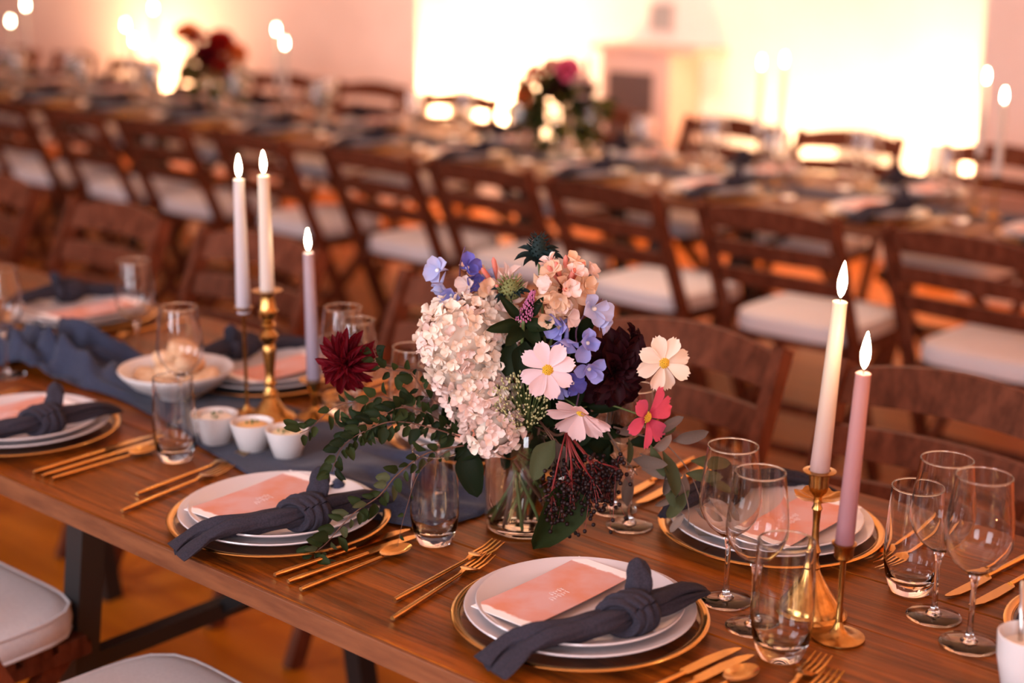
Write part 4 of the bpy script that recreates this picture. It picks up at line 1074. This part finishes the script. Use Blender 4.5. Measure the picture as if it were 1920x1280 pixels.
larkspur([(900, 640, 0.0), (868, 560, 0.0), (862, 505, 0.0), (872, 462, 0.0)], [(824, 506, 0.015, 0.022, (-0.6, 0.0, 0.7), 'larkspur_pale'), (874, 502, 0.005, 0.019, (0.5, 0.3, 0.7), 'larkspur_deep'), (848, 552, 0.02, 0.018, (-0.4, -0.1, 0.9), 'larkspur'), (884, 525, 0.0, 0.016, (0.4, -0.3, 0.7), 'larkspur_deep'), (915, 525, -0.02, 0.022, (0.1, 0.2, 1), 'larkspur_pale'), (828, 528, 0.01, 0.018, (-0.3, -0.8, 0.5), 'larkspur_pale')], 'pale blue larkspur above the hydrangea', 3)
larkspur([(1075, 790, 0.06), (1090, 700, 0.06), (1080, 620, 0.06), (1110, 575, 0.05), (1128, 560, 0.04)], [(1110, 578, 0.07, 0.026, (0.5, 0.1, 0.8), 'larkspur_pale'), (1055, 606, 0.07, 0.024, (-0.6, -0.2, 0.7), 'larkspur'), (1062, 632, 0.075, 0.024, (-0.1, -0.9, 0.5), 'larkspur'), (1100, 642, 0.08, 0.024, (0.2, 0.1, 1), 'larkspur'), (1103, 690, 0.08, 0.024, (0.15, 0.0, 1), 'larkspur'), (1072, 716, 0.07, 0.019, (0.3, -0.1, 0.9), 'larkspur_deep'), (1050, 722, 0.065, 0.019, (-0.3, -0.4, 0.9), 'larkspur'), (1120, 596, 0.06, 0.020, (0.7, -0.6, 0.5), 'larkspur_pale')], 'lilac blue larkspur in the middle of the bouquet', 4)

# peach cluster flowers: tubular blossoms and coral buds fanning out of a head
def peach(px, py, t, r, n, label, seed, buds, mt='peach', stars=0, spread=0.55, dirv=(0, 0.8, 0.5)):
    c = bq(px, py, t); o = thing('peach_blossom', label, 'flower', c, (0, 0, 0), 'peach blossoms in the bouquet')
    rnd = random.Random(seed); main = face(*dirv)
    for k in range(n):
        q = (k + 0.5) / n; a = k * 2.39996
        th = math.acos(1 - q * (1 + spread * 0.6))
        d = look(main) @ Vector((math.sin(th) * math.cos(a), math.sin(th) * math.sin(a), math.cos(th)))
        L = r * rnd.uniform(0.7, 1.05)
        side = d.cross(Vector((rnd.uniform(-1, 1), rnd.uniform(-1, 1), 0.3))).normalized()
        leaf_to(o, c, c + d * 0.25 * L, c + d * L, L * (0.32 if mt == 'peach' else 0.22), (TO + side * 0.8), mt, 'tube_petal', 'petal')
    for k in range(buds):
        a = rnd.uniform(0, 6.28); th = rnd.uniform(0.1, 0.9)
        d = look(main) @ Vector((math.sin(th) * math.cos(a), math.sin(th) * math.sin(a), math.cos(th)))
        b = MB(); b.add(*tube([d * 0.3 * r, d * 0.7 * r, d * 0.95 * r, d * 1.05 * r], [0.0012, 0.0035, 0.0034, 0.0008], 8)); link('bud', b.mesh('bud'), 'peach_bud', o)
    for k in range(stars):
        a = k * 2.39996 + seed; th = 0.35 + 0.9 * (k + 0.5) / stars
        d = (look(main) @ Vector((math.sin(th) * math.cos(a), math.sin(th) * math.sin(a), math.cos(th))) + TO * 0.35).normalized()
        fl = MB(); src = PM['broad']; vs = [Vector(v.co) for v in src.vertices]; fs = [tuple(q.vertices) for q in src.polygons]
        for j in range(5): fl.add(vs, fs, Matrix.Rotation(2 * math.pi * j / 5 + rnd.uniform(-.1, .1), 4, 'Z') @ Matrix.Rotation(R(rnd.uniform(10, 50)), 4, 'X') @ Matrix.Scale(rnd.uniform(0.9, 1.15), 4))
        link('floret', fl.mesh('floret'), 'peach' if k % 2 else 'hydrangea_pink', o, d * r * 0.82, look(d, rnd.uniform(0, 6)), 0.0175)
    stem_to_vase(o, c, seed=seed, r=0.002)
peach(1058, 545, 0.035, 0.050, 34, 'peach blossom cluster with coral buds above the larkspur', 1, 8, stars=9)
peach(1045, 590, 0.055, 0.028, 14, 'small pale peach blossom above the pale blue larkspur floret', 2, 1, stars=4, dirv=(0, 0.4, 0.9))
peach(935, 545, -0.01, 0.048, 26, 'yellowish peach spiky blossom behind the purple mint', 3, 4, mt='hydrangea_pink', dirv=(-0.2, 0.9, 0.3))
peach(900, 540, -0.015, 0.034, 16, 'pinkish peach blossom between larkspur and thistle', 4, 2, stars=3, dirv=(-0.3, 0.6, 0.7))

# thistles
def thistle(px, py, t, r, h, mt, label, seed, brl, dirv=(0, 1, 0.15)):
    c = bq(px, py, t); dv = face(*dirv)
    o = thing('thistle', label, 'flower', c, look(dv), 'thistles in the bouquet')
    rnd = random.Random(seed); b = MB()
    for k in range(90):
        q = (k + 0.5) / 90; a = k * 2.39996; rr = r * math.sin(math.pi * (0.15 + 0.75 * (1 - q))) ; p = Vector((rr * math.cos(a), rr * math.sin(a), h * q)); d = (Vector((math.cos(a), math.sin(a), 0.9))).normalized()
        b.add(*tube([p, p + d * r * 0.55], [0.0012, 0.0002], 4))
    b.add(*lathe([(0.0003, 0), (r * 0.8, h * 0.1), (r * 0.95, h * 0.45), (r * 0.6, h * 0.85), (0.0003, h)], 14))
    link('cone', b.mesh('cone'), mt, o)
    for k in range(13):
        a = 2 * math.pi * k / 13 + rnd.uniform(-.15, .15); el = rnd.uniform(0.1, 0.55); d = Vector((math.cos(a) * math.cos(el), math.sin(a) * math.cos(el), math.sin(el)))
        L = brl * rnd.uniform(0.8, 1.1)
        leaf_to(o, Vector((0, 0, 0)), d * 0.003, d * L, L * 0.22, (0, 0, 1), 'thistle', 'narrow', 'bract')
    stem_to_vase(o, c, seed=seed, r=0.0018)
thistle(1010, 492, 0.0, 0.0125, 0.040, 'thistle', 'dark blue-green thistle at the very top of the bouquet', 1, 0.040)
thistle(957, 560, 0.03, 0.015, 0.030, 'thistle_green', 'green thistle beside the purple mint spike', 2, 0.032)
# purple mint spike with serrated leaves
c = bq(982, 600, 0.065); o = thing('mint_spike', 'purple-pink mint spike with dark leaves near the bouquet\'s middle', 'flower', c, (0, 0, 0), 'flowers in the bouquet')
ax = (bq(1000, 545, 0.06) - c); b = MB(); rnd = random.Random(4)
for k in range(150):
    q = k / 150; a = k * 2.39996; rr = 0.0105 * (1 - 0.75 * q) * rnd.uniform(0.75, 1.15); a += rnd.uniform(-0.6, 0.6) ; p = ax * q + (RG * math.cos(a) + TO * math.sin(a)) * rr
    b.add(*lathe([(0.0001, 0.0018), (0.0013, 0.0006), (0.0013, -0.0006), (0.0004, -0.0018)], 5), Matrix.Translation(p))
link('blossom', b.mesh('blossom'), 'mauve', o)
b = MB(); b.add(*tube([Vector((0, 0, 0)), ax * 0.5, ax * 1.05], [0.006, 0.005, 0.0008], 8)); link('core', b.mesh('core'), 'dahlia_dark', o)
for (x0, y0, x1, y1, w_, t1) in ((975, 608, 915, 618, 0.020, 0.09), (985, 608, 1040, 612, 0.020, 0.09), (975, 600, 938, 555, 0.014, 0.07), (992, 595, 1018, 558, 0.014, 0.07), (978, 615, 950, 645, 0.022, 0.10), (990, 615, 1010, 648, 0.022, 0.10), (965, 640, 948, 706, 0.030, 0.075), (1000, 640, 1020, 700, 0.032, 0.075), (985, 640, 978, 715, 0.034, 0.085)):
    leaf_to(o, c, bq(x0, y0, 0.06), bq(x1, y1, t1), w_, face(0, 0.3, 1), 'leaf_dark')
stem_to_vase(o, c, seed=6, r=0.0025)

# seed umbel: a cloud of tiny green buds
c = bq(978, 752, 0.085); o = thing('seed_umbel', 'airy umbel of tiny green buds under the hydrangea', 'flower', c, (0, 0, 0), 'flowers in the bouquet')
b = MB(); st = MB(); rnd = random.Random(8); hub = bq(990, 810, 0.05) - c
for k in range(260):
    a = rnd.uniform(0, 6.28); z = rnd.uniform(-1, 1); q = math.sqrt(1 - z * z)
    p = (RG * q * math.cos(a) * 0.040 + TO * q * math.sin(a) * 0.026 + UPV * z * 0.040) * rnd.uniform(0.55, 1.0) ** 0.5
    d = (p - hub).normalized()
    b.add(*tube([p, p + d * 0.0022, p + d * 0.0045], [0.0008, 0.0015, 0.0006], 5))
    if k % 3 == 0: st.add(*tube([hub, (hub + p) * 0.5 + UPV * 0.004, p], 0.0004, 3, False))
tag(link('buds', b.mesh('buds'), 'bud_green', o), None, None, kind='stuff'); link('rays', st.mesh('rays'), 'stem_green', o); stem_to_vase(o, c + hub, seed=9)

# hanging elderberries on red stalks
c = bq(1062, 808, 0.075); o = thing('elderberry_cluster', 'drooping dark berry cluster on red stalks right of the vase', 'berries', c, (0, 0, 0), 'foliage and berries in the bouquet')
rnd = random.Random(11); bb = MB()
for k in range(13):
    ex = 1030 + 130 * (k + 0.5) / 13 + rnd.uniform(-8, 8); ey = 915 + rnd.uniform(-28, 20) - 0.2 * (ex - 1095); tt = 0.085 + rnd.uniform(-0.02, 0.03)
    p2 = bq(1062 + (ex - 1062) * 0.45 + rnd.uniform(-4, 4), 855 + rnd.uniform(-8, 8), tt + 0.01); p3 = bq(ex, ey, tt)
    b = MB(); b.add(*tube([p - c for p in spline([c, p2, p3], 6)], 0.0011, 6)); 
    for j in range(44):
        e = p3 + Vector((rnd.gauss(0, 0.0085), rnd.gauss(0, 0.0085), rnd.gauss(-0.010, 0.019)))
        bb.add(*lathe([(0.0001, 0.0032), (0.0023, 0.0023), (0.0032, 0), (0.0023, -0.0023), (0.0001, -0.0032)], 7), Matrix.Translation(e - c))
        if j % 2 == 0: b.add(*tube([p3 - c, (p3 + e) * 0.5 - c + UPV * 0.002, e - c], 0.0004, 3, False))
    link('stalk', b.mesh('stalk'), 'stem_red', o)
tag(link('berries', bb.mesh('berries'), 'berry', o), None, None, kind='stuff')
b = MB(); b.add(*tube([p - c for p in spline([c, bq(1040, 815, 0.05), VM + TO * 0.02, Vector((VX, VY, ZT + 0.02))], 6)], 0.002, 6)); link('stem', b.mesh('stem'), 'stem_brown', o)

# big single leaves round the vase
LG = 'foliage and berries in the bouquet'
def leaf_spray(name, label, leaves, mt, seed, mtl=None):
    c = bq(*leaves[0][0]); o = thing(name, label, 'leaves', c, (0, 0, 0), LG)
    for (b0, t0, w_, n_) in leaves:
        leaf_to(o, c, bq(*b0), bq(*t0), w_, face(*n_), mt)
        if (bq(*b0) - VM).length > 0.03:
            q = MB(); q.add(*tube([bq(*b0) - c, (bq(*b0) + VM) * 0.5 - c + UPV * 0.01, VM + TO * 0.03 - c], 0.001, 5)); link('stem', q.mesh('stem'), 'stem_brown', o)
    return o
leaf_spray('broad_leaf', 'broad dark green leaf hanging in front of the vase to the table', [((1085, 880, 0.085), (1006, 1036, 0.105), 0.072, (0.5, 0.15, 1))], 'leaf_ivy', 1)
leaf_spray('broad_leaf', 'dark pointed leaf hanging left of the vase', [((880, 836, 0.07), (892, 934, 0.085), 0.042, (-0.3, 0.1, 1))], 'leaf_dark', 2)
leaf_spray('broad_leaf', 'grey-green leaf hanging over the vase front', [((1040, 825, 0.08), (997, 900, 0.095), 0.034, (-0.5, 0.3, 1))], 'leaf_sage', 3)
leaf_spray('broad_leaf', 'pale brown leaf between vase and berries', [((1036, 826, 0.075), (1062, 884, 0.085), 0.024, (0.2, 0.3, 1))], 'leaf_olive', 4)
leaf_spray('broad_leaf', 'rolled dark leaf under the green buds', [((940, 820, 0.06), (850, 860, 0.075), 0.030, (-0.2, 0.6, 1))], 'leaf_dark', 5)
fill = []
rnd = random.Random(21)
for k in range(96):
    a = rnd.uniform(0, 6.28); q = math.sqrt(rnd.random())
    x = 1035 + 125 * q * math.cos(a); y = 735 + 110 * q * math.sin(a); tt = rnd.uniform(-0.04, 0.045)
    ang = math.atan2(y - 830, x - 1000) + rnd.uniform(-0.6, 0.6); L = rnd.uniform(40, 75)
    if k > 63: x = 1045 + 95 * q * math.cos(a); y = 815 + 45 * q * math.sin(a); tt = rnd.uniform(-0.03, 0.05); ang = rnd.uniform(0, 6.28); L = rnd.uniform(40, 70)
    fill.append(((x, y, tt), (x + L * math.cos(ang), y + L * math.sin(ang), tt + rnd.uniform(-0.02, 0.03)), rnd.uniform(0.016, 0.030), (rnd.uniform(-.6, .6), rnd.uniform(-.1, .7), 1)))
for i, (k0, k1, lab) in enumerate(((0, 22, 'dark green leaves filling the bouquet behind the cosmos'), (22, 44, 'dark green leaves filling the bouquet behind the dark dahlia'), (44, 96, 'dark green leaves filling the bouquet\'s lower middle'))):
    c = VM; o = thing('filler_foliage', lab, 'leaves', c, (0, 0, 0), LG)
    for (b0, t0, w_, n_) in fill[k0:k1]: leaf_to(o, c, bq(*b0), bq(*t0), w_, face(*n_), 'leaf_dark')
    b = MB()
    for (b0, t0, w_, n_) in fill[k0:k1:2]: b.add(*tube([bq(*b0) - c, (bq(*b0) - c) * 0.5 + TO * 0.01, Vector((0, 0, -0.02))], 0.0009, 4))
    link('stems', b.mesh('stems'), 'stem_green', o)
# stems standing in the water
for k in range(10):
    a = k * 0.63 + 0.2; b = MB(); b.add(*tube([Vector((0.040 * math.cos(a), 0.040 * math.sin(a), 0.16)), Vector((0.012 * math.cos(a + 1), 0.012 * math.sin(a + 1), 0.09)), Vector((0.042 * math.cos(a + 2.6), 0.042 * math.sin(a + 2.6), 0.014))], 0.0022, 6))
    link('cut_stem', b.mesh('cut_stem'), 'stem_green' if k % 3 else 'stem_brown', VASE)

# trailing ivy
def vine(pts, n, size, label, mt, seed, kind='round_leaf', stem='stem_brown', name='ivy_vine', r=0.0009, pair=False, side=1.0, alt=None):
    P = spline([bq(*q) for q in pts], 8); c = P[0]; o = thing(name, label, 'vine' if name == 'ivy_vine' else 'sprig', c, (0, 0, 0), LG)
    b = MB(); b.add(*tube([p - c for p in P], [r * (1.5 - i / len(P)) for i in range(len(P))], 5)); link('stem', b.mesh('stem'), stem, o)
    rnd = random.Random(seed); m_ = len(P) - 1
    for k in range(n):
        q = 0.06 + 0.94 * (k + rnd.random() * 0.6) / n; i = min(int(q * m_), m_ - 1)
        p = P[i].lerp(P[i + 1], q * m_ - i); d = (P[i + 1] - P[i]).normalized()
        sd = d.cross(TO).normalized() * (1 if k % 2 else -1)
        out = (sd * rnd.uniform(0.5, 1.0) * side + d * rnd.uniform(0.1, 0.9) + TO * rnd.uniform(-0.3, 0.5) - UPV * rnd.uniform(0, 0.35)).normalized()
        L = size * rnd.uniform(0.65, 1.2); pet = p + out * L * 0.25
        mm = alt if (alt and rnd.random() < 0.4) else mt
        kd = 'leaf' if (kind == 'round_leaf' and rnd.random() < 0.45) else kind
        leaf_to(o, c, pet, pet + out * L, L * {'round_leaf': 0.70, 'leaf': 0.48, 'long_leaf': 0.34}[kd], (TO + UPV * rnd.uniform(0, 0.8) + RG * rnd.uniform(-1.1, 1.1)), mm, kd)
    return o
vine([(885, 820, 0.05), (800, 790, 0.055), (725, 745, 0.05), (690, 752, 0.05), (630, 762, 0.055), (585, 800, 0.06), (562, 812, 0.06)], 26, 0.021, 'ivy vine reaching left under the red dahlia', 'leaf_ivy', 1)
vine([(890, 830, 0.06), (820, 805, 0.07), (740, 790, 0.075), (680, 810, 0.08), (640, 840, 0.08), (622, 885, 0.085)], 44, 0.021, 'ivy vine curling down left of the tumbler', 'leaf_ivy', 2, alt='leaf_dark')
vine([(870, 835, 0.075), (800, 850, 0.085), (745, 890, 0.095), (710, 930, 0.105), (660, 965, 0.115), (615, 1015, 0.130), (590, 1040, 0.135), (603, 1068, 0.14)], 44, 0.022, 'ivy vine trailing down onto the charger rim', 'leaf_ivy', 3, alt='leaf_sage')
vine([(865, 780, 0.05), (800, 740, 0.05), (770, 700, 0.045), (720, 690, 0.04), (700, 655, 0.035)], 22, 0.020, 'ivy vine between red dahlia and hydrangea', 'leaf_ivy', 4, alt='leaf_dark')
vine([(860, 810, 0.06), (790, 770, 0.065), (745, 765, 0.07), (700, 790, 0.07), (655, 800, 0.07)], 44, 0.021, 'dense ivy vine in front of the hydrangea\'s lower left', 'leaf_ivy', 5, alt='leaf_dark')
vine([(850, 840, 0.08), (790, 880, 0.09), (760, 960, 0.10), (745, 1025, 0.115)], 5, 0.008, 'bare thin tendril hanging before the tumbler', 'leaf_ivy', 6, r=0.0005)
vine([(1150, 800, 0.05), (1200, 815, 0.055), (1245, 830, 0.06), (1290, 880, 0.06), (1312, 930, 0.065)], 13, 0.055, 'olive sprig with long grey leaves reaching right', 'leaf_olive', 7, 'long_leaf', 'leaf_olive', 'olive_sprig', 0.0011, alt='leaf_sage')
vine([(1140, 810, 0.05), (1165, 850, 0.055), (1195, 890, 0.06)], 8, 0.050, 'short olive sprig hanging above the wine glass foot', 'leaf_olive', 8, 'long_leaf', 'leaf_olive', 'olive_sprig', 0.0011, alt='leaf_dark')
vine([(1200, 850, 0.05), (1265, 880, 0.055), (1290, 945, 0.065), (1290, 985, 0.07)], 7, 0.048, 'olive sprig tip drooping before the wine glass', 'leaf_olive', 9, 'long_leaf', 'leaf_olive', 'olive_sprig', 0.001, alt='leaf_sage')

# ------------------------------------------------------------------ the blurred second table
G2 = 'on the blurred far table'
def far_setting(cx, cy, rz, side, k):
    wh = ('%s setting from the right, near side of blurred table' if side == 0 else '%s setting from the right, wall side of blurred table') % ORD[k]
    rnd = random.Random(k * 7 + side); Rm = Matrix.Rotation(rz, 3, 'Z')
    def at(dx, dy, z=0.0):
        p = Rm @ Vector((dx, dy, 0)); return (cx + p.x, cy + p.y, ZT + z)
    t = thing('charger_plate', 'gold-rimmed charger, ' + wh, 'charger plate', at(0, 0), (0, 0, rz), 'chargers ' + G2)
    link('glass_disc', ME['charger_glass'], 'glass_charger', t); link('gold_rim', ME['charger_rim'], 'gold', t)
    add_plain('dinner_plate', ME['dinner_plate'], 'porcelain', at(0, 0, 0.0045), rz, 'lower white plate, ' + wh, 'plate', 'lower plates ' + G2)
    add_plain('side_plate', ME['side_plate'], 'porcelain', at(0, 0, 0.0115), rz, 'upper white plate, ' + wh, 'plate', 'upper plates ' + G2)
    add_plain('menu_card', ME['card'], 'menu_card', at(-0.040, 0, 0.0290), rz + rnd.uniform(-.1, .1), 'coral card, ' + wh, 'menu card', 'menu cards ' + G2)
    n = thing('napkin', 'dark knotted napkin, ' + wh, 'napkin', at(0, 0), (0, 0, rz + rnd.uniform(-.12, .12)), 'napkins ' + G2)
    link('cloth', ME['nap_body'], 'napkin_linen', n); link('knot', ME['nap_knot'], 'napkin_linen', n); link('tip', ME['nap_tip'], 'napkin_linen', n)
    fork(at(-0.21, -0.03), rz, 'gold fork, ' + wh, 'forks ' + G2)
    knife(at(0.19, -0.03), rz, 'gold knife, ' + wh, 'knives ' + G2)
    spoon(at(0.222, -0.03), rz, 'gold spoon, ' + wh, 'spoons ' + G2)
    for (dx, dy, nm) in ((0.11, 0.155, 'inner wine glass, '), (0.175, 0.115, 'outer wine glass, ')):
        p = at(dx + rnd.uniform(-.01, .01), dy + rnd.uniform(-.01, .01)); wine_glass(p[0], p[1], nm + wh, 'wine glasses ' + G2)
    p = at(0.240, 0.075); tumbler(p[0], p[1], 'tumbler, ' + wh, 'tumblers ' + G2)
for k, (x, y) in enumerate(r2):
    if k == 5: x = -3.95
    far_setting(x, T2Y0 + 0.195, 0.0, 0, k)
for k, (x, y) in enumerate(r3): far_setting(x, T2Y1 - 0.195, math.pi, 1, k)
ME['far_candle'] = lathe_mesh('far_candle', [(0.0003, 0), (0.0118, 0), (0.0088, 0.22), (0.0003, 0.2195)], 16, 50)
ME['far_base'] = lathe_mesh('far_base', [(0.0003, 0), (0.036, 0), (0.036, 0.003), (0.02, 0.008), (0.007, 0.02), (0.0003, 0.021)], 24, 40)
fc = [(-7.50, 3.30, 1.117, 'lit candle at the far left, lower flame'), (-7.44, 3.36, 1.201, 'lit candle at the far left, flame cut by the top edge'), (-6.451, 3.30, 1.142, 'lit candle left of the glowing wall, leftmost of three'), (-6.36, 3.28, 1.074, 'lit candle left of the glowing wall, lowest of three'), (-6.30, 3.36, 1.228, 'lit candle left of the glowing wall, highest of three'),
      (-5.313, 3.30, 1.173, 'lit candle right of the red bouquet, higher of two'), (-5.235, 3.28, 1.118, 'lit candle right of the red bouquet, lower of two'), (-2.80, 3.30, 1.18, 'lit candle before the bright recess, left of the pair'), (-2.73, 3.33, 1.192, 'lit candle before the bright recess, right of the pair'),
      (-2.00, 3.30, 1.187, 'lit candle at the recess edge, upper of the right pair'), (-1.93, 3.28, 1.135, 'lit candle by the right edge, lower of the right pair')]
for (x, y, zf, lab) in fc:
    hc = zf - 0.033 - 0.22 - ZT
    t = thing('candle_holder', 'brass holder under the ' + lab, 'candle holder', (x, y, ZT), group='brass holders ' + G2)
    link('base', ME['far_base'], 'brass', t)
    link('stem', lathe_mesh('stem', [(0.0003, 0.018), (0.004, 0.019), (0.004, hc - 0.022), (0.0125, hc - 0.016), (0.017, hc - 0.002), (0.0003, hc - 0.001)], 14, 40), 'brass', t)
    t = thing('taper_candle', 'blurred ' + lab, 'candle', (x, y, ZT + hc), group='lit candles ' + G2)
    link('wax_body', ME['far_candle'], 'wax_ivory', t); link('flame', ME['flame'], 'flame', t, (0, 0, 0.222), None, 1.1)
t = thing('candle_holder', 'tall holder of the unlit candle beside the pink bouquet', 'candle holder', (-3.60, 3.36, ZT), group='brass holders ' + G2)
link('base', ME['far_base'], 'brass', t); link('stem', lathe_mesh('stem', [(0.0003, 0.018), (0.004, 0.019), (0.004, 0.145), (0.0125, 0.15), (0.017, 0.165), (0.0003, 0.166)], 14, 40), 'brass', t)
t = thing('taper_candle', 'blurred unlit mauve candle beside the pink bouquet', 'candle', (-3.60, 3.36, ZT + 0.166), group='lit candles ' + G2)
link('wax_body', ME['far_candle'].copy(), None, t)
t.children[0].data.materials.clear(); t.children[0].data.materials.append(MATS['wax_mauve'])

def far_bouquet(x, y, label, heads, nl, seed, wx, hz_):
    c = Vector((x, y, ZT)); rnd = random.Random(seed)
    t = thing('glass_vase', 'glass vase of the ' + label, 'vase', c)
    link('wall', lathe_mesh('wall', [(0.045, 0.005), (0.05, 0.012), (0.05, 0.13), (0.043, 0.15), (0.047, 0.165)], 32, None), 'glass_wall', t)
    link('base', lathe_mesh('base', [(0.0003, 0), (0.044, 0), (0.047, 0.006), (0.0003, 0.009)], 24, 40), 'glass_solid', t)
    for (r_, u_, f_, rad, mt, kind, lab, rows) in heads:
        p = c + RG * r_ + UPV * u_ + TO * f_
        d = dahlia(p, rad, (RG * r_ + UPV * (u_ - 0.15) + TO * (0.12 + f_)).normalized(), mt, lab + ' in the ' + label, 'far_bloom', rows, kind, 'blooms of the ' + label, seed, stem=False)
        b = MB(); inv = d.matrix_world
        bpy.context.view_layer.update(); inv = d.matrix_world.inverted()
        b.add(*tube([inv @ p, inv @ (c * 0.5 + p * 0.5 + UPV * 0.06), inv @ (c + UPV * 0.02)], 0.002, 5)); link('stem', b.mesh('stem'), 'stem_green', d)
    o = thing('far_foliage', 'blurred leaves of the ' + label, 'leaves', c + UPV * 0.15)
    for k in range(nl):
        a = rnd.uniform(0, 6.28); el = rnd.uniform(-0.7, 1.4); d = (RG * math.cos(a) * math.cos(el) * wx + TO * math.sin(a) * math.cos(el) * 0.8 + UPV * math.sin(el) * hz_)
        p = c + UPV * 0.16 + d * rnd.uniform(0.3, 1.0) * 0.17; L = rnd.uniform(0.05, 0.09)
        leaf_to(o, c + UPV * 0.15, p, p + (d.normalized() - UPV * 0.3 + RG * rnd.uniform(-.4, .4)).normalized() * L, L * 0.42, TO + UPV * rnd.uniform(0, 1) + RG * rnd.uniform(-.7, .7), rnd.choice(('leaf_ivy', 'leaf_dark', 'leaf_light', 'leaf_light')), 'leaf')
    b = MB()
    for k in range(10):
        a = rnd.uniform(0, 6.28); b.add(*tube([UPV * 0.06 + (RG * math.cos(a) + TO * math.sin(a)) * 0.07, Vector((0.02 * math.cos(a), 0.02 * math.sin(a), 0)), Vector((-0.02 * math.cos(a), -0.02 * math.sin(a), -0.135))], 0.0018, 5))
    link('stems', b.mesh('stems'), 'stem_green', o)
RW = ((12, 8, 1.0), (10, 28, 0.9), (8, 50, 0.7), (5, 72, 0.5))
far_bouquet(-3.70, 3.32, 'pink and green bouquet on the blurred table', [(-0.095, 0.315, 0.02, 0.055, 'bloom_red', 'narrow', 'dark red bloom', RW), (0.03, 0.335, 0.03, 0.055, 'bloom_pink', 'broad', 'bright pink bloom', RW), (-0.02, 0.27, 0.06, 0.045, 'dahlia_dark', 'broad', 'dark plum bloom', RW), (-0.03, 0.345, -0.02, 0.04, 'peach', 'broad', 'peach bloom', RW), (0.085, 0.27, 0.02, 0.05, 'hydrangea_pink', 'broad', 'pale pink bloom', RW), (-0.13, 0.24, 0.02, 0.045, 'bloom_orange', 'broad', 'orange bloom', RW)], 190, 3, 1.0, 0.8)
far_bouquet(-5.81, 3.32, 'red bouquet on the blurred table', [(-0.06, 0.34, 0.02, 0.065, 'bloom_red', 'narrow', 'upper red bloom', RW), (0.05, 0.33, 0.03, 0.07, 'bloom_red', 'broad', 'large red bloom', RW), (-0.02, 0.27, 0.06, 0.06, 'dahlia_red', 'broad', 'dark bloom', RW), (-0.11, 0.37, 0.0, 0.06, 'bloom_orange', 'broad', 'orange bloom', RW), (0.12, 0.28, 0.02, 0.055, 'bloom_orange', 'broad', 'coral bloom', RW), (0.06, 0.22, 0.07, 0.055, 'bloom_red', 'narrow', 'low red bloom', RW)], 110, 4, 0.9, 0.8)
def cy2(x): return 3.30 + 0.02 * math.sin(x * 3.3)
runner(-7.9, -1.0, 'dark blue runner along the blurred table', 5.0, cy2, lambda x: 0.003)
